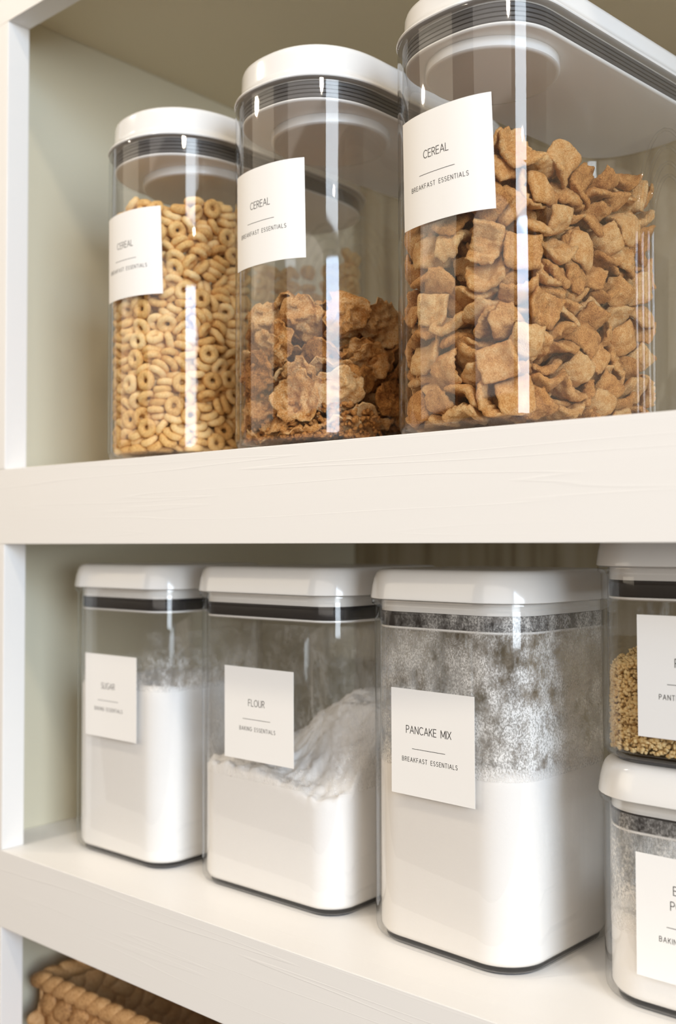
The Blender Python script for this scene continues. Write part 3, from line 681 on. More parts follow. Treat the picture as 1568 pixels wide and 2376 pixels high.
0,-53,1069,1139,-3,18,48,0,-123,1377,1084,-5,19,-28,4,174,735,1147,88,46,-12,3,196,999,1125,-13,4,68,1,349,1319,1069,92,35,18,
3,-145,376,1150,-25,0,95,6,-210,674,1162,-4,20,-96,5,-194,903,1253,62,-78,5,7,-188,1234,1172,-65,-75,8,2,-195,1483,1066,-57,46,58,
0,130,373,1195,98,13,-9,1,55,553,1177,-20,-97,10,0,138,1230,1130,-5,-19,-61,7,56,1467,1107,-27,-18,-1,1,-240,544,1211,57,-79,-14,
3,-372,805,1200,33,-5,-87,6,-386,1176,1197,-17,-1,-3,6,-329,1396,1137,11,-2,78,5,-96,640,1277,54,-82,-10,5,47,1001,1205,8,1,12,
2,-4,1190,1185,-9,2,74,6,-50,1483,1208,-73,-25,-17,0,211,1080,1222,47,-87,15,4,209,1393,1116,88,46,0,4,-242,703,1318,65,65,21,
4,-306,916,1333,19,98,-11,7,-192,1129,1247,-4,23,65,6,-259,1470,1230,24,-20,55,6,88,481,1276,-34,-9,-46,4,103,630,1255,-21,-19,-81,
3,223,952,1258,-5,-7,76,3,-7,1346,1143,19,4,-56,7,-396,570,1298,6,-4,-1,2,-442,760,1300,16,90,22,1,-418,1091,1297,9,-95,-21,
6,-366,1364,1255,33,27,-13,5,-78,504,1342,-27,5,20,6,-12,808,1300,-49,86,3,7,-47,1061,1289,-11,7,54,2,-131,1295,1220,-1,-4,-69,
4,240,1150,1332,-5,-2,-77,3,-98,683,1328,-31,19,-33,2,-417,925,1357,52,-29,-80,7,-379,1222,1311,4,84,-54,1,-433,1421,1254,35,72,11,
6,38,734,1347,16,12,53,3,-158,928,1371,86,39,-33,1,-195,1302,1295,5,-99,11,0,-84,1419,1302,-63,40,40,4,184,670,1348,-14,23,-89,
2,92,978,1321,6,2,-97,2,82,1222,1276,-22,18,95,1,140,1438,1235,62,78,4,2,-240,498,1377,-62,20,75,4,-393,581,1383,69,-72,-2,
1,-307,1085,1350,98,2,-17,3,-380,1303,1367,-2,3,61,6,-15,911,1401,-74,65,1,6,-98,1133,1318,-21,-1,19,6,71,1364,1306,35,-22,-84,
]
DATA['loop'] = [
1,386,241,546,-15,-70,-30,0,240,117,1242,60,36,-2,4,349,196,379,31,63,-24,0,453,359,1152,-47,-54,23,0,474,416,759,-64,29,-71,
1,240,118,1622,-23,66,-71,3,421,292,316,-70,-9,56,1,165,85,565,41,57,-41,3,393,250,1202,-72,-3,54,0,175,88,229,-42,56,68,
0,137,78,1394,40,60,-47,3,482,445,569,8,70,-10,1,285,181,969,91,-9,33,0,131,76,1080,-65,23,39,4,489,476,128,-60,41,-64,
2,502,568,1621,8,-70,-14,4,483,441,1808,-10,-71,-6,4,331,211,1362,66,-55,48,3,506,625,1500,-69,15,-70,2,506,707,1681,56,42,58,
0,7,60,553,-65,27,28,3,504,586,591,70,-1,71,2,65,65,727,-15,67,72,3,91,69,854,-53,-42,-36,3,503,728,1813,-17,-69,9,
2,205,133,878,-8,37,-86,2,204,128,1801,29,-84,-46,1,167,122,1512,-13,-34,-23,1,1,61,1664,19,67,-68,4,338,228,1636,38,-39,-63,
3,480,555,221,-12,64,-48,3,508,715,250,68,-20,-67,4,498,640,480,-63,-46,46,4,410,338,1766,-27,85,1,1,474,516,670,50,-9,-84,
1,100,91,950,-42,-27,-38,1,474,650,936,-26,31,-80,3,-46,63,1311,-64,-29,-34,1,141,124,444,-33,-26,59,3,441,421,461,-20,-3,97,
0,384,307,1411,-89,-18,-39,0,2,67,1429,-64,-11,-11,3,-79,98,1116,-12,-38,-59,2,-5,75,300,-38,58,70,1,385,343,974,-55,1,-13,
3,102,99,311,62,41,27,2,409,365,1480,-3,-18,-93,1,346,254,226,-63,-71,19,2,368,290,429,-47,41,59,0,472,765,846,-69,30,58,
4,227,140,1330,-32,-22,6,1,204,156,988,68,62,6,1,310,217,1276,43,-89,17,0,216,146,624,49,-82,22,3,457,504,897,8,40,89,
1,-6,98,1768,-2,23,97,0,415,362,250,16,20,-6,1,470,574,1087,80,-45,39,2,421,386,1386,-83,37,15,3,185,132,734,-2,-17,-66,
0,327,221,1437,30,88,-23,4,474,745,1442,-89,30,-34,2,408,363,1585,95,-25,9,2,399,339,1852,-25,-97,2,1,442,439,328,-82,-52,1,
0,344,258,681,65,64,-37,0,218,151,1128,20,12,55,1,361,282,1525,-80,-56,-21,0,346,249,1794,24,-7,93,0,431,393,687,-50,-79,20,
0,455,522,960,-4,-35,-93,2,286,193,143,-75,-53,34,3,318,214,186,-8,31,-33,1,294,202,686,87,32,-25,4,430,407,932,17,88,36,
0,394,342,86,1,2,99,0,472,582,416,-32,-76,49,0,355,275,812,68,-72,2,0,305,211,1746,-3,27,-16,1,438,469,1132,-18,-50,-84,
2,319,221,297,0,23,-17,4,54,100,433,-35,-31,33,1,464,625,779,12,-21,5,0,411,371,1030,-32,-30,-77,2,386,322,1317,79,58,-18,
1,440,529,1527,21,96,14,4,375,299,1681,77,47,-38,3,159,117,1693,68,-69,25,3,423,395,386,16,7,83,4,267,191,1525,12,27,95,
2,-187,93,201,-14,-69,70,3,359,275,1029,37,-4,-48,0,466,666,881,-92,5,37,0,364,280,1121,-10,12,-90,0,-207,102,1485,-67,8,-21,
2,462,583,1744,83,-50,-23,2,370,290,856,-13,6,-11,4,335,264,944,-93,0,-22,1,427,422,857,-16,97,18,4,195,182,1453,96,12,25,
4,164,121,144,-70,-64,-24,1,426,396,202,-51,-82,-2,0,462,662,372,-52,-70,-46,4,239,160,668,-13,26,76,3,288,205,761,-1,-6,-89,
2,285,202,849,77,21,-47,0,282,187,1193,-44,-84,-30,3,454,492,295,-27,-92,-18,2,476,756,368,-7,59,34,4,464,521,397,41,38,82,
1,467,719,495,-68,-21,14,3,437,796,620,-64,30,30,0,374,300,749,-93,34,8,3,309,237,1084,26,-93,-5,1,453,524,1028,57,-80,18,
1,459,746,1077,5,-3,17,1,457,543,1167,-15,2,58,4,456,481,1696,-49,17,-49,3,365,298,147,14,-35,42,1,469,741,165,-28,8,-65,
3,241,169,234,-80,-39,-42,1,257,178,457,0,100,4,2,246,172,504,-91,-41,-3,3,-76,96,1017,-80,-52,-19,0,443,544,1303,-52,76,27,
0,143,113,1597,16,77,-15,1,420,406,1621,-7,16,98,1,464,593,1798,22,3,74,2,61,106,86,61,79,0,2,405,358,519,30,-94,-16,
2,405,350,613,7,-6,97,2,456,749,738,-3,-35,-81,1,451,543,1216,18,97,-12,1,461,547,1451,89,-36,-18,4,340,252,1561,-8,-20,79,
3,-12,92,1864,-75,-50,-40,3,177,139,779,30,94,-9,0,458,747,982,-72,-12,-10,3,476,754,1569,-25,37,0,1,268,181,1713,-96,-4,27,
1,112,121,643,73,58,30,1,472,708,634,36,14,-90,3,465,674,1354,-96,25,1,2,456,501,1411,18,21,89,2,413,402,1517,-12,-15,-64,
4,413,378,131,-4,1,-52,0,195,156,115,-72,-61,-22,4,-72,111,202,57,78,11,0,187,201,319,-99,-13,0,4,207,146,361,0,4,-100,
3,275,190,553,-100,4,-1,4,-66,108,819,34,93,-2,1,462,644,1147,-20,55,69,4,98,101,1317,23,-21,85,0,457,631,1393,7,-9,76,
3,-367,697,86,-1,0,39,0,47,97,195,20,-23,67,4,475,682,688,-20,90,12,1,-57,101,956,25,-5,30,0,259,210,1058,-24,3,-96,
2,461,659,1016,-48,-87,-6,3,429,422,1040,86,29,-24,4,30,99,1206,-36,-26,88,4,427,453,1331,-15,25,-13,3,-84,92,1516,62,-64,25,
0,-355,515,86,1,-1,69,3,434,752,85,47,88,0,3,470,650,141,-10,26,21,3,228,156,408,4,2,-68,3,376,317,898,35,-93,9,
1,43,103,1143,-31,83,9,3,131,111,1209,-54,-59,60,3,446,484,1365,3,28,52,3,461,595,85,99,16,0,4,435,556,508,-47,77,-21,
2,457,607,1246,-8,-13,-67,0,-121,100,354,-11,42,73,3,460,733,1177,-42,-39,-67,1,457,652,1302,-13,99,6,4,457,742,1267,4,6,-90,
2,73,142,1843,90,-39,17,0,-62,98,405,91,-7,-17,1,465,771,499,30,-64,-70,4,171,244,85,0,1,-77,1,-97,118,132,63,77,2,
0,-198,141,1095,66,71,24,3,450,767,1346,-58,-70,-30,0,-79,131,86,1,-1,-2,4,450,517,817,98,15,-14,1,384,472,1255,75,11,-49,
3,42,113,1559,14,15,95,0,366,499,86,-31,-95,0,3,-143,121,490,27,9,-8,1,-130,123,657,-69,-61,8,2,-131,112,1723,11,-40,24,
0,103,114,1770,-39,-20,-88,4,-181,135,808,17,27,9,2,439,640,704,35,11,-92,0,285,256,1174,24,-9,0,4,-25,100,1221,-26,-31,85,
3,47,99,1495,63,-70,-6,3,-154,111,1581,-25,-27,-69,2,409,494,1560,16,-9,-41,4,463,796,1718,-32,63,63,4,465,564,1842,1,23,-47,
2,35,132,158,5,-27,92,4,440,627,251,-21,54,76,1,-54,98,693,-41,87,22,3,-115,100,545,14,39,-82,3,-30,98,881,-18,-7,64,
4,461,781,1184,82,0,-13,4,406,424,1662,-15,11,81,3,-204,159,85,-1,1,98,1,256,311,108,-29,-93,12,2,265,266,611,-52,85,6,
3,329,379,669,5,-3,53,0,-123,104,1218,-68,5,-52,1,365,438,1704,-3,13,99,4,-272,137,590,-40,-61,-69,0,170,188,1385,-36,89,-13,
4,-80,100,745,-94,-22,-13,4,374,398,775,-29,8,35,1,379,417,1233,58,-50,3,4,454,691,1160,12,58,81,3,170,178,815,95,-27,14,
0,-393,369,86,85,-53,0,1,-141,121,927,-85,-44,-2,0,414,556,1648,0,-96,-16,0,325,343,1271,96,-18,-10,4,-277,139,1379,-45,-54,-71,
0,20,115,1663,37,-63,63,0,-128,115,272,-23,9,-39,4,450,709,285,67,5,-72,4,-157,123,875,6,31,-79,3,-239,157,1190,-80,54,-13,
0,-224,153,1256,26,92,19,4,218,203,1619,1,-91,-3,1,-129,115,1818,-89,39,17,2,-296,152,1782,-72,5,-38,1,-275,194,341,94,28,-4,
2,330,326,568,-3,8,-99,2,384,442,611,-27,76,55,1,292,359,715,3,5,-62,4,-196,141,759,-3,34,-65,0,-252,163,1300,9,-30,20,
2,250,222,1654,34,18,80,0,6,126,656,22,15,-56,0,-265,184,1047,-16,28,-79,3,-197,131,1747,-23,-38,84,1,209,271,905,93,22,-14,
2,-135,140,1384,46,-73,-23,2,423,666,1478,-40,86,-24,1,412,471,1817,79,-34,-41,1,141,174,240,-94,4,-28,0,-189,138,449,-57,79,22,
4,-190,137,649,33,-18,92,0,421,512,738,-11,-78,23,1,-56,138,1598,82,-14,-56,1,338,459,1784,2,55,72,0,-354,204,432,-61,33,-23,
3,-255,163,510,-30,91,3,1,419,529,176,70,-57,-21,3,-346,756,169,10,-71,28,0,352,505,418,15,1,-51,1,273,302,521,-4,9,-99,
3,328,377,484,-63,76,14,2,-221,148,1142,-75,60,-10,2,342,337,1213,70,66,-27,3,-216,143,1617,6,-92,39,3,-249,169,131,-2,1,64,
1,285,266,387,-32,17,-27,0,129,173,538,14,-17,-32,0,139,230,1126,19,13,55,4,-58,167,1298,6,0,89,2,-101,124,1684,50,78,32,
4,436,796,254,9,-70,70,1,24,140,449,-48,3,80,1,5,154,519,2,-20,-65,1,-271,180,947,25,-4,-68,1,-322,231,991,-6,-23,8,
3,56,143,1075,-55,-81,-19,2,184,176,1254,12,35,-60,1,216,226,1355,25,-6,-96,1,-171,140,1349,-10,-86,8,4,431,605,1710,-15,17,-93,
0,168,241,1816,-12,1,-74,3,32,211,108,-23,6,45,1,317,411,328,-98,8,20,0,58,189,346,-21,13,-90,3,314,412,447,14,6,3,
2,-302,203,690,-41,-82,26,4,395,511,576,-68,-66,-19,1,-274,185,741,-75,-56,32,3,-258,173,852,65,64,19,0,383,632,1106,33,26,89,
3,99,202,1601,-71,3,-70,2,410,711,1772,-59,-79,6,1,363,638,110,-23,12,92,0,228,264,231,-67,21,42,1,364,554,257,93,7,2,
4,46,126,762,30,-76,47,2,46,143,1022,9,-20,83,0,404,793,972,-66,-29,-25,1,356,407,1094,0,-23,-13,3,306,404,1327,40,86,-23,
2,-23,156,1341,-93,-36,5,0,244,674,1936,2,1,58,2,-455,488,113,-85,44,-13,3,281,341,182,-93,-15,-29,0,357,609,321,51,81,24,
0,232,304,442,46,83,-17,0,159,241,873,-28,4,-49,3,366,614,845,15,3,74,1,373,795,841,70,-4,5,4,141,234,1017,-11,29,-56,
3,157,213,1234,-90,-23,10,0,123,215,1516,62,70,21,0,422,626,1603,-20,20,-82,1,263,310,1631,-79,-38,-19,2,277,329,1802,15,28,-33,
2,-359,569,137,-20,9,28,0,-91,254,130,-66,-25,-51,2,-368,642,156,61,75,-20,2,337,446,176,1,-4,65,1,53,188,295,22,11,71,
0,-359,272,325,38,80,5,2,100,211,585,-98,3,-20,3,252,319,797,68,-61,-25,2,318,435,856,70,28,-66,2,353,624,765,-25,89,0,
3,50,176,985,20,-8,33,2,-343,472,1176,29,-34,87,1,-46,174,1391,93,-35,-6,4,74,141,1419,-89,22,2,0,328,469,1440,-38,-13,89,
0,283,287,1431,70,-59,37,1,332,629,1509,78,1,-62,0,-25,202,1704,-24,-18,95,0,422,684,1689,-14,-93,-21,0,356,534,363,-41,88,23,
3,25,223,645,46,-30,19,0,196,274,691,-85,-33,20,4,-12,137,604,33,0,-3,2,360,544,663,14,-96,-24,3,314,484,969,58,0,77,
1,50,212,1180,9,80,45,1,247,285,1317,96,13,26,1,295,386,1464,-63,65,-25,2,-159,171,1512,-89,-16,10,0,291,369,1635,29,39,-68,
0,364,745,1606,99,3,8,0,-328,211,1662,-42,-32,-75,2,150,207,1774,-11,-8,-99,1,366,750,142,-12,2,-99,0,333,455,243,-18,8,98,
3,357,708,207,5,28,35,2,-34,208,245,-26,-27,1,0,-271,175,256,0,-36,85,2,284,348,289,-42,2,-57,1,329,382,373,20,0,97,
0,345,474,500,57,72,-37,1,355,591,508,-24,-15,84,2,367,648,629,90,44,-9,0,82,200,816,-16,-43,16,3,22,170,873,58,-13,-45,
3,101,216,954,-10,97,21,2,362,707,876,60,65,-46,4,214,334,972,-58,-40,16,4,363,610,943,16,-5,98,2,184,244,1046,-8,29,-47,
4,-34,211,1096,-25,33,-89,0,-92,173,1175,19,43,-84,1,-316,589,1242,70,9,71,4,163,250,1482,35,-11,-93,2,304,495,1537,70,-9,68,
0,365,750,1655,-10,4,86,4,350,524,1753,-52,-24,-68,3,372,597,1808,36,-52,-36,1,353,504,133,11,99,3,3,-464,615,93,2,9,27,
3,129,245,170,-1,50,-69,3,-349,650,244,-35,81,-27,4,-401,758,171,-46,-55,67,4,12,210,210,-30,24,92,0,-52,206,315,20,89,-10,
0,358,710,262,96,10,-27,3,-100,215,341,-4,-37,-42,2,-363,634,352,8,-98,14,4,215,272,365,-31,18,-25,1,392,757,348,10,-58,21,
3,101,221,386,20,1,88,3,-71,206,421,-94,-25,20,3,360,667,413,22,-22,20,4,-53,204,463,85,-47,-22,2,128,231,470,-33,89,-26,
2,-323,420,496,64,23,7,1,-37,201,542,73,64,5,3,266,404,588,-10,-70,-30,1,-364,625,442,97,16,18,4,-341,236,653,13,39,49,
4,313,551,576,-50,51,-59,2,407,636,571,87,-47,4,2,351,716,535,59,-43,68,1,-320,747,600,25,66,25,1,-114,225,741,-3,-25,89,
0,353,680,711,27,-28,-43,0,277,366,877,-55,43,-50,3,361,580,890,0,17,-45,4,-82,209,1002,53,83,4,2,263,346,1048,79,-39,-47,
0,-154,238,1082,-15,-20,73,4,238,322,1152,-6,45,-81,1,318,415,1127,7,97,0,0,345,519,1111,-83,3,21,0,69,209,1305,-59,79,-2,
1,334,485,1377,14,-40,-23,2,354,580,1392,-53,23,-8,4,-57,156,1439,3,3,21,0,-286,200,1506,15,-12,98,0,239,361,1525,-29,-66,-12,
1,13,212,1537,-47,-80,-29,2,368,795,1458,58,-42,41,1,177,251,1593,-87,-24,42,0,17,207,1626,23,29,9,4,-343,247,104,-21,3,-80,
1,-329,436,130,1,0,88,0,-398,327,160,-19,-22,-94,1,-267,332,145,-52,79,27,0,-443,453,167,-92,34,-8,2,-312,229,171,11,97,-22,
4,-319,406,199,-25,4,82,4,-181,200,174,-15,-2,-99,2,-352,529,211,-14,2,-96,2,-278,266,208,-7,24,93,1,-478,752,127,48,-6,86,
3,-382,471,267,-6,-45,86,1,-161,205,217,-1,16,-1,1,-467,547,207,80,-30,50,1,-441,673,201,46,-4,-89,0,-240,304,243,96,-7,-5,
4,-415,401,236,25,-38,47,4,-158,239,278,15,21,2,4,-435,576,282,6,21,97,3,-480,683,224,26,85,8,1,-339,290,261,31,84,3,
1,210,309,242,-64,29,51,2,-420,366,270,-85,28,-7,0,-308,526,294,-63,31,-55,3,-417,631,309,-2,17,83,4,-346,748,287,65,62,22,
1,-312,413,318,39,84,39,2,-237,304,333,-21,18,43,4,-409,366,356,-3,5,11,4,-373,524,376,20,20,-92,1,-210,189,390,-26,8,-91,
1,-508,697,311,26,-66,-27,0,-461,795,281,19,67,-68,0,-259,313,394,-16,2,32,3,-326,419,400,75,66,0,1,-154,239,410,-4,27,-10,
3,346,752,364,-28,76,5,0,-487,468,314,26,67,37,1,-422,759,346,-47,-79,-18,2,-476,667,394,49,-1,78,4,-293,305,444,-6,-11,-76,
4,-394,322,438,90,13,41,2,-408,450,419,21,-38,-69,3,-367,765,396,14,39,-67,2,-176,249,490,71,69,-13,3,364,795,489,20,-67,69,
4,-455,456,438,-42,-2,82,0,-367,718,418,36,23,-22,0,-278,332,486,99,-6,2,4,-473,571,398,49,-10,77,1,-474,754,497,45,4,70,
3,-280,342,533,-10,5,65,3,-160,236,551,-32,-94,8,3,-410,334,490,-27,87,-12,0,-321,512,480,-66,-29,59,0,-372,226,570,-32,-64,64,
2,-110,216,593,90,-41,-6,1,-420,539,469,5,69,71,3,-388,624,483,-67,72,-14,3,-75,225,674,-64,-61,-45,2,-439,448,524,-31,-94,15,
4,-440,636,511,51,84,9,0,-366,752,506,6,7,-68,3,-279,259,579,-93,33,0,3,-393,341,576,-21,17,89,2,-212,275,642,-16,97,17,
4,362,630,448,-37,88,16,4,-465,591,550,-60,78,-12,3,-412,750,555,-35,-93,-7,1,-395,487,590,67,68,27,0,-344,507,570,26,93,17,
2,-461,602,618,30,-95,1,3,-408,722,597,-98,16,2,3,-402,343,639,0,93,-32,3,-466,699,659,12,7,94,1,-459,795,676,5,-71,70,
2,-313,380,627,77,-17,-45,1,-449,462,610,-62,74,-4,4,-356,619,621,8,30,32,2,-277,429,652,70,-1,-65,1,-437,431,662,-87,-44,-21,
1,-200,264,690,11,-17,68,4,205,264,745,-88,-29,19,4,-468,564,684,-24,6,-84,3,-386,700,686,10,-98,4,3,-429,388,703,21,8,-91,
3,-467,592,732,-93,-29,24,4,-199,262,775,-17,-29,-4,2,-318,336,718,11,24,-33,0,-4,212,762,-79,24,50,3,109,223,714,64,26,64,
4,-356,449,739,83,45,-25,1,-351,547,670,25,9,77,1,-363,740,722,-81,-57,15,2,-252,297,782,22,-26,-90,1,342,494,720,15,21,33,
1,-342,245,788,-44,1,88,3,360,764,651,-61,-41,-63,1,-408,323,781,-67,46,-48,1,-344,521,788,-46,1,73,2,-360,643,763,-91,19,-10,
4,-91,215,829,64,-72,25,1,-507,726,764,67,22,68,0,-317,403,800,-88,40,23,4,-159,241,859,4,-18,-49,3,17,248,885,-46,54,53,
2,-442,433,788,89,16,30,3,-384,552,795,38,80,-10,3,-373,732,809,72,-58,34,3,-244,309,845,20,-29,-85,4,356,502,807,15,-77,7,
3,-494,492,827,57,42,64,4,-463,614,795,-75,-66,5,1,-417,763,828,-24,28,91,3,-279,345,866,11,-34,-65,0,-412,525,871,-39,-11,49,
4,-462,640,842,8,3,87,1,-317,224,879,19,-8,-74,1,-425,643,883,-96,-28,7,2,-464,760,876,-18,92,-35,0,-307,389,891,87,-33,36,
3,377,760,765,-23,-26,-45,3,-465,578,924,-95,5,-3,4,-464,796,958,54,45,-45,3,-361,277,916,-19,-13,74,4,-358,464,881,5,95,-18,
0,-207,269,920,16,-97,-12,1,-429,388,883,-21,-33,90,1,-350,564,930,4,-91,16,1,-54,206,930,-4,-35,62,2,361,726,942,-49,-6,-56,
0,-401,336,956,-15,-12,94,3,-325,439,959,15,-11,-11,3,345,445,990,76,-29,-58,1,-446,465,942,1,-22,-50,0,-358,751,912,-22,26,-88,
1,-167,244,969,-93,9,37,2,-453,519,980,10,-19,-79,1,-320,720,987,-71,4,-71,2,-350,262,1028,97,-9,23,1,-287,330,1011,-27,64,23,
4,347,574,1020,0,-90,9,1,-461,616,1046,38,-50,67,0,-463,707,957,9,-19,63,4,-233,358,1005,-44,-56,67,0,-118,217,1039,-18,-12,74,
1,-332,456,1014,-4,-21,84,4,-419,756,1034,9,-15,94,2,-408,389,1021,9,-19,37,3,-490,478,1069,20,69,32,2,-219,274,1114,-18,-39,-22,
1,354,612,1075,-20,36,-5,1,321,744,1062,-44,56,-45,4,-461,573,1066,-53,57,51,2,-318,586,1010,-58,40,-57,4,-348,753,1110,47,-11,-69,
4,-360,273,1074,56,80,11,4,-465,661,1029,54,-36,50,0,-395,340,1102,-21,33,91,1,154,251,1202,-8,36,-88,2,303,503,1239,50,49,38,
2,-420,388,1117,91,13,11,4,-341,486,1079,12,-14,-84,4,-128,241,1187,2,-85,-53,3,-397,502,1107,-17,-4,75,1,-367,641,1026,-14,68,-13,
2,-462,755,1089,7,21,-93,0,-289,365,1119,-32,12,-78,0,-365,632,1122,35,-92,-17,0,-426,744,1141,9,-22,86,3,-245,320,1198,-27,90,20,
0,-455,546,1156,-92,-38,6,4,-470,683,1164,31,6,-78,1,-329,235,1141,71,68,18,4,-392,332,1190,-84,-51,5,4,-361,653,1188,20,-20,96,
1,-204,273,1286,34,10,-17,4,-6,213,1204,51,28,-79,3,-451,557,1204,-67,-74,3,1,-360,765,1230,-85,12,34,2,-286,310,1232,-88,-34,-29,
0,353,629,1228,-56,12,73,2,354,753,1149,40,-1,84,0,-409,573,1245,-100,2,7,4,-358,701,1266,32,2,61,0,-336,226,1210,27,-28,-1,
0,-449,428,1195,-42,-72,16,2,-478,656,1248,9,-58,-48,4,-469,775,1246,62,24,9,4,-308,410,1219,-53,35,37,0,-439,444,1280,-18,-16,-94,
3,-455,549,1306,90,-43,-5,3,-471,748,1334,10,33,-22,0,-402,322,1271,-38,10,-68,4,-360,486,1304,75,-16,-61,2,-364,795,1373,-4,71,71,
2,-324,231,1324,-43,3,40,2,-296,473,1307,-48,52,-26,4,-92,201,1258,7,4,69,3,-319,325,1315,-23,-28,-20,3,353,676,1306,14,76,-31,
4,348,756,1241,55,-68,-46,3,-402,680,1332,20,11,20,1,-236,362,1386,-70,13,-50,2,201,323,1395,-32,64,-67,0,-355,357,1337,43,83,-15,
3,-159,249,1336,38,15,-45,4,85,215,1383,92,18,34,3,320,744,1360,70,-10,-70,3,-409,349,1373,89,31,13,2,-432,469,1368,5,-36,68,
3,-405,616,1368,31,30,-62,0,-458,573,1391,41,-18,41,1,-460,726,1406,1,12,-99,2,-301,295,1399,93,-29,-24,4,-434,407,1436,-20,24,-82,
3,-350,578,1411,35,23,32,1,-321,701,1385,71,-11,-69,2,-218,279,1437,41,15,11,2,-462,695,1449,11,-99,-11,3,-312,429,1409,-24,-33,37,
2,-174,245,1452,-81,-41,0,4,352,688,1417,-8,37,-65,4,-474,512,1464,29,-64,-48,3,-394,737,1483,23,-84,21,0,-337,238,1452,-71,-65,-27,
1,-153,226,1494,22,-37,89,0,-416,369,1472,53,-79,-25,3,-319,627,1514,67,-23,-64,3,-353,756,1500,29,37,87,4,-298,365,1480,-88,-43,-17,
0,8,247,1461,-64,-31,-30,1,-412,359,1526,67,-67,-28,3,-333,489,1472,-7,-39,47,4,-76,192,1527,-56,2,-83,3,-369,482,1501,41,-5,-81,
4,-398,612,1497,-33,89,-3,2,-462,752,1557,85,50,17,1,-277,339,1526,22,95,20,3,-455,466,1543,-46,-68,11,0,-468,631,1513,9,-27,-15,
0,-460,737,1606,83,53,17,2,-271,224,1561,-98,-8,14,1,-286,451,1597,11,-70,15,3,-134,268,1619,-68,33,-5,2,416,705,1521,-25,-18,49,
1,-342,342,1571,16,20,-88,3,-466,608,1570,-18,-15,88,2,321,457,1619,-21,42,-75,2,357,613,1586,-1,31,-25,1,364,747,1558,-11,0,81,
2,-379,300,1596,25,-7,-5,4,-364,551,1578,92,27,26,1,-465,611,1624,21,-5,-84,1,-464,747,1659,17,-8,-47,1,-197,202,1624,-4,-38,-92,
1,-421,442,1607,-84,-47,15,4,-284,338,1637,-87,21,42,4,95,218,1687,25,-96,10,3,-395,357,1661,-13,24,94,0,-354,553,1638,92,29,25,
1,-347,718,1621,-21,86,-12,3,-194,215,1677,58,-72,31,4,-455,524,1675,-59,80,-8,3,-364,691,1681,-76,45,-41,1,-248,298,1645,48,-74,-43,
2,-117,230,1769,7,49,-71,4,139,228,1725,7,12,94,3,303,383,1748,-10,-42,88,1,-350,248,1720,-51,17,-9,0,235,305,1746,22,-22,93,
2,321,643,1705,35,-61,-39,4,345,765,1743,33,61,-15,3,-471,666,1687,-98,7,-14,2,-328,448,1711,79,-19,58,1,-64,208,1788,21,-85,-48,
2,-456,548,1723,-69,71,-9,0,-358,606,1723,31,86,38,0,-372,735,1749,-51,73,-29,4,-202,265,1715,-5,-17,-93,0,27,210,1799,47,5,65,
4,-437,442,1706,-3,-54,84,2,-459,595,1769,-82,56,-10,4,-249,314,1761,2,-43,-36,3,-466,767,1760,-58,-50,-62,2,-313,330,1752,-71,51,-48,
2,-408,345,1766,4,-45,79,4,58,736,1935,0,0,81,3,-429,398,1739,28,40,-80,0,-459,704,1787,-65,-53,-44,2,-372,527,1769,-65,-61,0,
]
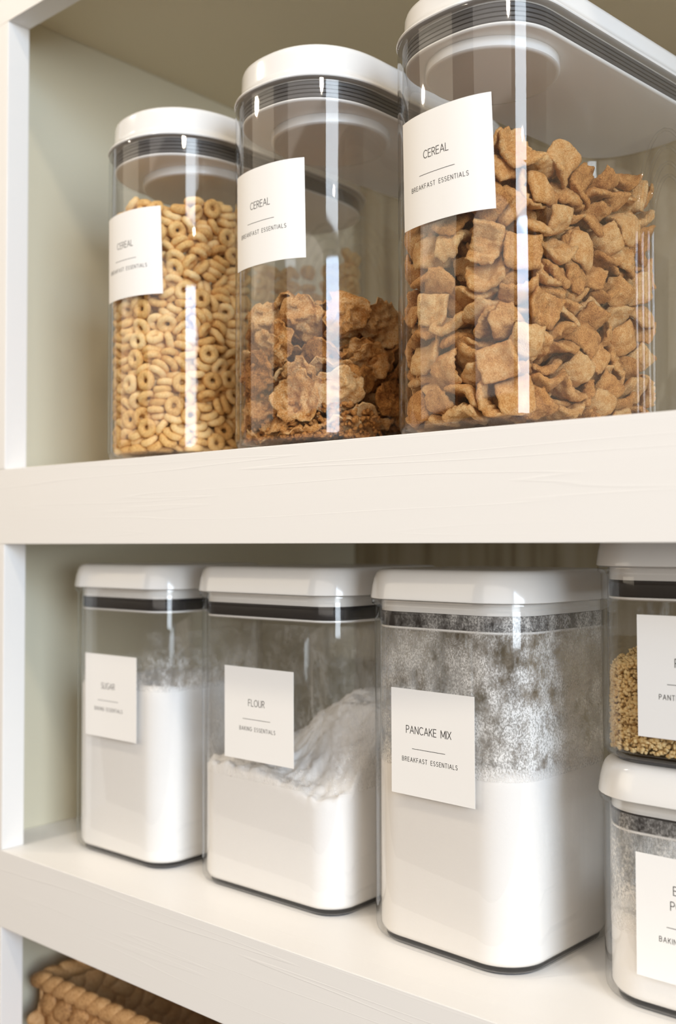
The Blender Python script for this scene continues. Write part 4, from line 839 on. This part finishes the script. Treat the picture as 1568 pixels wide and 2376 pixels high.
DATA['flake'] = [
3,211,155,256,-58,38,60,5,414,357,684,-30,-47,36,2,395,314,307,80,-6,53,3,225,146,663,87,-15,24,5,467,661,697,-51,-15,72,
1,-116,94,431,74,2,-17,6,475,968,264,-71,7,-69,8,487,712,284,-41,-57,37,4,438,560,465,88,2,38,3,-80,106,659,82,-14,19,
2,318,392,119,38,-92,11,8,-1,77,534,11,-76,59,5,277,314,481,-11,12,98,8,87,115,570,-53,-28,-49,0,179,228,80,-5,-1,96,
0,-47,170,251,31,18,-17,0,225,1555,607,-12,-48,-86,3,370,659,98,-99,11,-9,0,-153,243,94,96,-26,3,7,388,590,493,-58,64,-50,
5,327,547,193,-97,23,-1,3,390,487,320,90,32,24,0,385,1039,587,-4,-42,51,1,414,1123,401,-14,-43,60,3,358,1339,355,-96,-5,-2,
2,320,1415,504,31,6,-3,7,213,196,361,-17,-33,-59,5,257,1511,149,98,-19,1,2,293,1460,403,-92,-17,10,0,183,714,94,-40,-91,0,
2,328,1395,282,-4,15,4,5,60,215,153,-5,18,-79,2,385,1083,485,45,12,-83,4,347,1135,90,99,14,-5,4,-157,205,134,-67,74,1,
1,-153,1479,91,-100,-6,1,2,297,357,421,-11,-8,-8,8,405,1215,197,-81,-49,24,2,355,986,138,-13,-97,-4,0,346,1029,726,-89,24,-20,
2,253,1295,691,2,-10,-2,2,204,1390,90,57,-82,2,6,-226,1029,113,7,-3,97,0,361,985,488,18,90,31,0,376,822,360,9,-22,-23,
8,167,1018,75,-61,-79,-2,0,-265,639,82,-1,-3,26,1,331,1284,141,-39,92,-3,4,250,1605,664,-63,-7,-21,2,134,234,765,99,-4,4,
3,360,840,274,-97,8,-22,8,379,1027,669,21,-30,6,6,-141,251,619,-23,23,72,2,5,1268,102,10,6,-94,3,-352,1234,110,-22,95,-22,
4,387,814,517,-22,89,31,5,-355,918,151,-56,-81,-16,4,35,460,96,-82,57,1,0,78,311,514,-4,7,96,8,77,197,406,-3,-13,9,
6,271,600,493,-18,34,92,3,194,1549,252,31,77,-50,4,155,698,155,0,4,-69,1,-168,259,459,-7,27,42,1,13,332,642,16,-95,15,
3,16,1345,765,-77,29,5,4,225,314,357,-14,-21,-20,3,325,1264,441,27,87,37,3,-257,237,318,21,-18,50,7,157,968,150,11,5,54,
7,-122,728,145,-95,-21,19,1,283,427,627,-29,-13,76,4,50,993,122,-12,-99,-3,8,-425,1520,204,56,-45,-68,5,-236,272,203,20,98,1,
5,231,1408,239,48,-87,11,0,-33,455,142,1,3,-14,6,-219,1475,173,88,-45,6,5,215,1109,238,-15,13,-98,1,291,720,203,-13,1,-14,
1,-302,386,727,-12,-15,-79,3,102,508,811,7,7,6,8,302,964,230,-85,51,9,4,-249,276,426,27,11,75,8,-42,1425,675,40,6,-19,
0,-209,364,630,94,24,2,0,-305,454,118,0,5,0,8,-396,511,157,-64,-77,1,5,-350,826,184,13,2,-4,1,-337,1333,167,77,62,-9,
0,-40,1261,156,92,38,8,2,-58,1148,196,0,-1,71,0,-70,530,201,83,-56,7,8,72,1102,225,2,13,-88,6,-45,1500,234,22,0,88,
7,-279,864,245,0,13,-63,5,-353,1178,261,13,8,25,4,231,1247,185,-22,-97,-5,3,-370,645,210,-91,37,15,3,-291,1361,320,-90,-39,4,
0,-327,1514,368,34,-83,-37,6,-73,749,215,45,-88,3,2,-93,1392,283,4,17,-95,2,204,456,222,10,4,1,5,2,1365,343,-15,-98,-10,
1,-197,1563,489,30,-69,63,3,-157,434,216,98,-14,8,5,118,1590,387,-2,82,-54,5,-99,1620,518,6,75,-65,1,143,331,234,10,3,-5,
7,-262,450,279,6,99,-15,5,-343,563,292,-7,1,19,5,-97,503,304,-20,1,-57,5,-352,1362,443,-96,2,23,4,208,1036,312,-84,54,-6,
7,-46,1392,437,-72,-58,-22,4,-368,1166,365,29,9,12,5,117,477,341,2,99,-16,2,-340,1139,405,-58,78,24,3,-95,1198,289,-48,84,23,
4,-378,679,343,-9,-5,-98,7,-171,722,309,99,-3,-10,4,-205,1503,491,68,-34,22,4,-380,941,331,-69,69,17,6,-107,1006,278,-96,19,12,
7,-340,1136,507,22,-24,75,3,-86,1275,461,13,-22,79,1,130,636,310,-13,-21,-65,8,-205,1195,481,14,6,-20,6,-106,975,370,-6,-95,-28,
8,165,1416,579,48,-10,-25,5,-382,415,427,-25,12,-57,2,-339,1313,539,6,0,35,8,-401,700,385,82,-55,-4,3,-280,661,432,-14,7,-75,
1,-103,1482,613,-8,37,-87,8,-52,811,352,-20,18,-96,3,42,1444,584,-2,91,40,1,-496,979,508,47,61,36,4,103,771,394,-5,7,-90,
7,205,1192,441,5,-42,11,6,-318,942,466,8,-13,70,8,-354,920,370,-96,-12,-9,8,189,928,345,21,91,30,6,-363,699,502,-6,-2,-90,
7,219,628,366,-15,-18,-66,5,-319,542,552,-17,-97,-4,1,-10,834,381,17,21,-12,1,-181,376,468,60,-76,9,5,165,1203,478,8,-46,-16,
4,-434,1370,671,-60,62,-47,6,194,975,465,50,84,14,6,-41,731,459,9,-20,97,6,-186,1315,626,30,-3,38,4,108,1256,550,43,81,35,
2,-179,1187,604,-37,-79,-31,3,-338,1447,648,5,89,-8,6,-30,453,448,-9,0,-90,1,-121,1127,593,47,4,42,0,-387,937,616,-58,-73,12,
8,-24,1044,523,21,44,-51,7,231,1032,592,61,73,30,4,37,1212,535,-2,88,25,3,-50,543,490,10,-99,8,3,-337,837,583,-76,-60,11,
7,134,770,504,-12,-99,-3,2,74,775,566,4,8,-19,5,51,995,572,-94,10,0,5,324,841,623,-82,-41,-33,6,-333,473,640,1,5,90,
1,-155,834,583,77,-61,-19,4,288,755,606,-24,91,31,7,-387,913,732,57,-79,8,0,-3,956,631,2,3,15,6,190,468,652,-16,-14,16,
0,236,788,669,0,-25,67,0,-209,1130,724,-91,-32,-14,4,36,345,708,-8,0,-59,1,68,1020,701,-13,-4,35,6,-95,639,690,-35,28,-38,
0,-143,549,664,27,29,89,6,71,578,708,9,19,98,1,-354,652,700,39,-90,7,1,171,693,749,99,-10,-5,7,-193,1072,733,31,-14,14,
1,87,1074,746,84,-52,16,4,-285,814,688,26,-96,6,1,-26,1455,757,34,6,-15,7,-352,477,772,7,10,93,1,-286,634,817,0,-15,-11,
]

def smooth(a, b, v):
    t = min(1, max(0, (v - a) / (b - a))); return t * t * (3 - 2 * t)

NSQ, NLP, NFL = 300, 300, 130
rest, RM, pr = fill('square', jar_square, 'cereal_square', 'ridged cinnamon cereal square heaped inside the largest tall jar', 'cereal piece', 'cinnamon squares in the nearest tall jar', square_bm, 8, M['square'], NSQ, lambda x, y: 1.0 + .17 * smooth(-.022, .018, x))
o = obj('cereal_squares', rest, M['square']); o.matrix_world = RM
tag(o, 'mass of cinnamon squares buried behind the front ones in the largest jar', 'cereal', None, 'stuff')

rest, RM, pr = fill('loop', jar_loop, 'oat_ring', 'pale toasted oat ring packed inside the leftmost tall jar', 'cereal piece', 'oat rings in the leftmost tall jar', loop_bm, 5, M['loop'], NLP, 1.025)
R = random.Random(3)
xo, yo, ja, jb, jp, jL, jt = JARS['loop']
wallpts = [q for q in outline(0, 0, ja, jb, jp, jL, 0, .0105, 90) if q[1] > .078]
for h in range(15):                                            # the rings further back in the same heap
    for i in range(len(wallpts)):
        if R.random() < .78:
            continue
        x, y = wallpts[i]; n0 = len(rest.verts); rest.from_mesh(pr[R.randrange(5)]); rest.verts.ensure_lookup_table()
        rot = Matrix.Rotation(R.uniform(0, 6.28), 4, (R.uniform(-1, 1), R.uniform(-1, 1), R.uniform(-1, 1) + .01))
        bmesh.ops.transform(rest, matrix=Matrix.Translation((x, y, .0135 + h * .0122 + R.uniform(-.002, .002))) @ rot, verts=rest.verts[n0:])
o = obj('oat_rings', rest, M['loop']); o.matrix_world = RM
tag(o, 'mass of oat rings buried behind the front ones in the leftmost jar', 'cereal', None, 'stuff')

rest, RM, pr = fill('flake', jar_flake, 'bran_flake', 'crinkled brown bran flake heaped inside the middle tall jar', 'cereal piece', 'bran flakes in the middle tall jar', flake_bm, 9, M['flake'], NFL, 1.22)
o = obj('bran_flakes', rest, M['flake']); o.matrix_world = RM
tag(o, 'mass of bran flakes buried behind the front ones in the middle jar', 'cereal', None, 'stuff')
# broken crumbs that sift down to the floor of that jar
R = random.Random(11); crumbs = bmesh.new()
xo, yo, ja, jb, jp, jL, jt = JARS['flake']
ring = outline(0, 0, ja, jb, jp, jL, 0, .0062, 120)
ICO = {}
def lump(bm, c, r, R, sub=1, amp=.45):
    """A small irregular crumb added to bm."""
    if sub not in ICO:
        t = bmesh.new(); bmesh.ops.create_icosphere(t, subdivisions=sub, radius=1); t.verts.index_update()
        ICO[sub] = ([v.co.copy() for v in t.verts], [[v.index for v in f.verts] for f in t.faces]); t.free()
    off = Vector((R.uniform(0, 60), R.uniform(0, 60), R.uniform(0, 60))); sq = (R.uniform(.65, 1.3), R.uniform(.65, 1.3), R.uniform(.6, 1.05))
    vs = []
    for n in ICO[sub][0]:
        k = r * (1 + amp * noise.noise(n * 1.7 + off) + .5 * amp * noise.noise(n * 4.1 + off))
        vs.append(bm.verts.new((n.x * sq[0] * k + c[0], n.y * sq[1] * k + c[1], n.z * sq[2] * k + c[2])))
    for f in ICO[sub][1]: bm.faces.new([vs[i] for i in f])
for i in range(1300):
    x, y = ring[R.randrange(len(ring))] if R.random() < .8 else (R.uniform(-.04, .04), R.uniform(.02, .14))
    f = R.uniform(0, .10); x, y = x * (1 - f), y + (.08 - y) * f
    lump(crumbs, (x, y, .0072 + .055 * R.random() ** 1.5 * (1.0 if x < .01 else .4)), R.uniform(.0008, .0027), R, 1, .9)
o = obj('bran_crumbs', crumbs, M['flake']); o.matrix_world = RM
tag(o, 'fine broken bran crumbs sifted to the floor of the middle jar', 'crumbs', None, 'stuff')

# ================================================================ flip-top canisters (lower shelf)
def canister(label, loc, rotz, w, d, r, H, dust=None, group=None, sh=0.0):
    """Rounded-square clear canister with a domed white lid; H is the lid-top height."""
    root = thing('canister', label, 'canister', loc, rotz, group)
    O = lambda off: rrect(w, d, r, off)
    hl = H - .0186                                           # underside of the lid's outer edge
    bm = bmesh.new()
    loft(bm, [(O(.011), .0019), (O(.0052), .0020), (O(.0020), .0030), (O(.0006), .0050), (O(.0001), .008), (O(0), .016), (O(-.0004), hl - .0050), (O(-.0006), hl - .0042),
              (O(-.0020), hl - .0034), (O(-.0025), hl - .0018), (O(-.0023), hl - .0006), (O(-.0012), hl - .0003), (O(.0030), hl - .0003), (O(.0034), hl - .0012),
              (O(.0030), hl - .006), (O(.0030), .0075), (O(.0044), .0050), (O(.010), .0042)])
    obj('body', bm, M['clear'], root, True, 50)
    bm = bmesh.new(); loft(bm, [(O(.0085), .0001), (O(.0070), .0004), (O(.0068), .0016), (O(.0080), .0018)])
    obj('foot', bm, M['foot'], root, True, 40)['label'] = 'base ring with dark refraction coloured in'
    bm = bmesh.new()
    loft(bm, [(O(.0042), hl - .0075), (O(.0042), hl), (O(-.0024), hl), (O(-.0028), hl + .0003), (O(-.0028), hl + .0010), (O(-.0024), hl + .0040), (O(-.0017), hl + .0085),
              (O(-.0006), hl + .0128), (O(.0006), hl + .0156), (O(.0022), hl + .0174), (O(.0046), hl + .0183), (O(.0095), hl + .0186)])
    lid = obj('lid', bm, M['lid'], root, True, 36)
    g0 = hl - .0163 + sh
    bm = bmesh.new(); loft(bm, [(O(.0060), g0 + .0003), (O(.0044), g0), (O(.0040), g0 + .0012), (O(.0040), hl - .0100), (O(.0040), hl - .0096), (O(.0036), hl - .0088), (O(.0044), hl - .0076)])
    obj('gasket', bm, M['black_gasket'], lid, True, 35)['label'] = 'black rubber gasket'
    bm = bmesh.new(); loft(bm, [(O(.0085), g0 - .0022), (O(.0052), g0 - .0021), (O(.0040), g0 - .0014), (O(.0040), g0 - .0004), (O(.0060), g0 - .0001)])
    obj('seal_ring', bm, M['seal'], lid, True, 40)
    if dust:
        z0, z1, mat = dust
        bm = bmesh.new(); loft(bm, [(O(.0033), z0 + (z1 - z0) * k / 8) for k in range(9)], False, False)
        dob = obj('dust_film', bm, mat, root); dob['label'] = 'film of white powder clinging inside the walls'
    return root
def powder(root, name, label, w, d, r, h, mat):
    """Heaped powder filling a canister up to the height field h(x, y)."""
    O = rrect(w, d, r, .0037, 16); cx, cy = w / 2, d / 2; z0 = .0050
    def scl(f): return [(cx + (x - cx) * f, cy + (y - cy) * f) for x, y in O]
    # resample straight sides so that the surface line can wander
    def dense(pts):
        out = []
        for i, a in enumerate(pts):
            b = pts[(i + 1) % len(pts)]; m = max(1, int(math.hypot(b[0] - a[0], b[1] - a[1]) / .0016))
            out += [(a[0] + (b[0] - a[0]) * k / m, a[1] + (b[1] - a[1]) * k / m) for k in range(m)]
        return out
    O = dense(O)
    rings = [(rrect_like, z) for rrect_like, z in ()]
    base = [(cx + (x - cx) * .93, cy + (y - cy) * .93) for x, y in O]
    rings = [(base, .0046), ([(cx + (x - cx) * .975, cy + (y - cy) * .975) for x, y in O], .0050), (O, .0078)]
    for f in (.35, .7, .9, .97): rings.append((O, (lambda f: lambda x, y: .0078 + (h(x, y) - .0078) * f)(f)))
    for k in range(1, 29): rings.append((scl(1 - (k / 29) ** 1.15 * .995), h))
    bm = bmesh.new(); loft(bm, rings)
    o = obj(name, bm, mat, None, True)
    o.location = root.location; o.rotation_euler = root.rotation_euler
    return tag(o, label, name.replace('_', ' '), None, 'stuff')
def wall_surf(w, r):
    return lambda s, h, lift: Vector((s, -lift - .0004 - .0004 * 0, h))
def flat_label(root, s0, w, h0, h1, t, s, cu=.46):
    return add_label(root, lambda a, h, l: Vector((a, -.0002 - .0006 * max(0, (h - .016)) / .19 - l, h)), s0, w, h0, h1, t, s, cu)
def nz(x, y, f, s=0): return noise.noise(Vector((x * f, y * f, s)))


GRP = 'powder canisters on the lower shelf'
# sugar
sugar = canister('square clear canister of white sugar at the left end of the lower shelf', (-.7225, .4995, Z_LOW), rad(.3), .120, .120, .024, .2292,
                 (.133, .178, mat_dust('sugar_specks', .134, .166, .45, 110, 380, 4.5, -.38)), GRP)
flat_label(sugar, .0275, .0640, .0939, .1585, 'SUGAR', 'BAKING ESSENTIALS', .455)
powder(sugar, 'sugar', 'level white sugar filling the leftmost canister', .120, .120, .024, lambda x, y: .1345 + .0012 * nz(x, y, 60) + .0010 * nz(x, y, 160, 4) + .002 * smooth(.0, .12, x), M['sugar'])
# flour
flour = canister('wide square clear canister of flour standing between the sugar and the pancake mix', (-.581, .508, Z_LOW), 0, .142, .132, .024, .2292,
                 (.08, .190, mat_dust('flour_haze', .09, .15, .22, 60, 300, 1.0, .03)), GRP)
flat_label(flour, .0390, .0668, .0951, .1592, 'FLOUR', 'BAKING ESSENTIALS', .475)
def flour_h(x, y):
    m = smooth(.022, .085, y + .25 * (x - .07)) * smooth(.02, .12, x + .2 * y)
    return .0885 - .012 * smooth(.05, .14, x) + .051 * m + .0045 * nz(x, y, 55, 1) + .0030 * nz(x, y, 130, 2) + .0014 * nz(x, y, 330, 3)
powder(flour, 'flour', 'heap of white flour sloping up to the back of the middle canister', .142, .132, .024, flour_h, M['flour'])
# pancake mix
pan = canister('large square clear canister of pancake mix with a dusty inside, in front centre', (-.4215, .5077, Z_LOW), rad(-2.9), .122, .122, .030, .2292,
               (.109, .2030, mat_dust('pancake_dust', .108, .205, .95, 68, 950, 4.5, .24)), GRP)
flat_label(pan, .0302, .0625, .0934, .1571, 'PANCAKE MIX', 'BREAKFAST ESSENTIALS', .46)
powder(pan, 'pancake_mix', 'pale pancake mix filling the dusty centre canister', .122, .122, .030, lambda x, y: .1110 + .0035 * smooth(.05, .12, x) + .0018 * nz(x, y, 70, 5) + .0012 * nz(x, y, 190, 6), M['mix'])
# stacked pair at the right edge
bak = canister('short clear canister of baking powder at the right edge, lower of a stacked pair', (-.268, .5165, Z_LOW), 0, .122, .122, .030, .1279,
               (.038, .1010, mat_dust('baking_dust', .035, .115, 1.3, 60, 800, 0.0, .30)), 'stacked short canisters')
flat_label(bak, .0294, .0630, .0203, .0838, 'BAKING/POWDER', 'BAKING ESSENTIALS', .46)
powder(bak, 'baking_powder', 'white baking powder in the lower canister of the stacked pair', .122, .122, .030, lambda x, y: .0470 - .010 * smooth(.02, .08, x) + .0022 * nz(x, y, 80, 7) + .0012 * nz(x, y, 200, 8), M['flour'])
pk = canister('short clear canister of golden crumbs at the right edge, upper of a stacked pair', (-.268, .5165, Z_LOW + .1280), 0, .122, .122, .030, .1232, None, 'stacked short canisters')
flat_label(pk, .0315, .0630, .0161, .0795, 'PANKO', 'PANTRY ESSENTIALS', .455)
R = random.Random(21); bm = bmesh.new()
def pk_h(x, y): return .0455 + .014 * smooth(.0, .05, x + .5 * y) + .003 * nz(x, y, 90, 9)
IN = rrect(.122, .122, .030, .0048, 14)
def on_wall():
    i = R.randrange(len(IN)); a, b = IN[i], IN[(i + 1) % len(IN)]
    return a, b
segs = [(a, IN[(i + 1) % len(IN)]) for i, a in enumerate(IN)]
segs = [(a, b, math.hypot(b[0] - a[0], b[1] - a[1])) for a, b in segs]; segs = [s for s in segs if not (min(s[0][1], s[1][1]) > .09)]
tot = sum(s[2] for s in segs)
for i in range(8500):
    v = R.uniform(0, tot)
    for a, b, L in segs:
        if v <= L: break
        v -= L
    f = v / L; x, y = a[0] + (b[0] - a[0]) * f, a[1] + (b[1] - a[1]) * f
    ins = R.random() ** 1.3 * .085; x += (.061 - x) * ins; y += (.061 - y) * ins
    lump(bm, (x, y, R.uniform(.0062, pk_h(x, y))), R.uniform(.0007, .0017), R, 1, .95)
for i in range(1900):
    x, y = R.uniform(.012, .11), R.uniform(.012, .11); lump(bm, (x, y, pk_h(x, y)), R.uniform(.0007, .0019), R, 1, .95)
core = rrect(.122, .122, .030, .0105, 6)
loft(bm, [(core, .0095), (core, .040)])
o = obj('panko_crumbs', bm, M['panko']); o.location = pk.location
tag(o, 'golden coarse breadcrumbs in the upper canister of the stacked pair', 'crumbs', None, 'stuff')

# ================================================================ woven basket on the bottom shelf
bk = thing('woven_basket', 'woven water hyacinth storage basket under the lower shelf', 'basket', (-.765, .497, -.560), 0)
BW, BD, BH = .42, .32, .206
R = random.Random(5)
def weave(name, P0, U, V, N, w, h):
    """A panel of plaited strand lumps: P0 corner, U along, V up, N outward."""
    bm = bmesh.new(); U, V, N = Vector(U), Vector(V), Vector(N)
    lw, lh = .0215, .0150
    rows = int(h / lh); cols = int(w / lw) + 1
    bx = Matrix((U, V, N)).transposed()
    for j in range(rows):
        for i in range(cols):
            u = (i + .5 * (j % 2)) * lw + R.uniform(-.001, .001); v = (j + .5) * lh + R.uniform(-.0006, .0006)
            if u > w or u < 0: continue
            g = bmesh.ops.create_icosphere(bm, subdivisions=2, radius=1)['verts']
            t = rad(33 if j % 2 else -33) + R.uniform(-.1, .1); c, s = math.cos(t), math.sin(t)
            for q in g:
                x, y, z = q.co; k = 1 + .10 * noise.noise(Vector((x, y, z)) * 2 + Vector((i, j, 0)))
                fib = .00035 * math.sin(y * 22)
                x *= .0152 * k; y *= .0086 * k; z = z * (.0042 + fib) * k
                q.co = Vector(P0) + bx @ Vector((u + x * c - y * s, v + x * s + y * c, z))
    # backing behind the lumps keeps the weave light-tight
    a = Vector(P0) + N * .0006
    f = [bm.verts.new(a + U * p + V * q) for p, q in ((0, 0), (w, 0), (w, h), (0, h))]; g2 = [bm.verts.new(v.co - N * .002) for v in f]
    bm.faces.new(f); bm.faces.new(g2[::-1])
    for i in range(4): bm.faces.new((f[i], g2[i], g2[(i + 1) % 4], f[(i + 1) % 4]))
    return obj(name, bm, M['basket'], bk)
weave('front_panel', (0.004, .0065, .006), (1, 0, 0), (0, 0, 1), (0, -1, 0), BW - .008, BH - .018)
weave('back_panel', (0.004, BD - .0065, .006), (1, 0, 0), (0, 0, 1), (0, 1, 0), BW - .008, BH - .018)
weave('side_panel', (.0065, .004, .006), (0, 1, 0), (0, 0, 1), (-1, 0, 0), BD - .008, BH - .018)
weave('side_panel', (BW - .0065, .004, .006), (0, 1, 0), (0, 0, 1), (1, 0, 0), BD - .008, BH - .018)
obj('base', box(bmesh.new(), .008, BW - .008, .008, BD - .008, .0005, .006), M['basket'], bk, False)
bm = bmesh.new()                                               # plaited rim
per = [((.006 + (BW - .012) * k / 26, .006), 0) for k in range(26)] + [((BW - .006, .006 + (BD - .012) * k / 20), 90) for k in range(20)] \
    + [((BW - .006 - (BW - .012) * k / 26, BD - .006), 180) for k in range(26)] + [((.006, BD - .006 - (BD - .012) * k / 20), 270) for k in range(20)]
for i, ((x, y), ang) in enumerate(per):
    g = bmesh.ops.create_icosphere(bm, subdivisions=2, radius=1)['verts']
    A = Matrix.Rotation(rad(ang), 3, 'Z'); t = rad(20)
    for q in g:
        px, py, pz = q.co.x * .0165, q.co.y * .0066, q.co.z * .0070
        px, pz = px * math.cos(t) - pz * math.sin(t), px * math.sin(t) + pz * math.cos(t)
        q.co = A @ Vector((px, py, pz)) + Vector((x, y, BH - .009))
obj('rim', bm, M['basket'], bk)
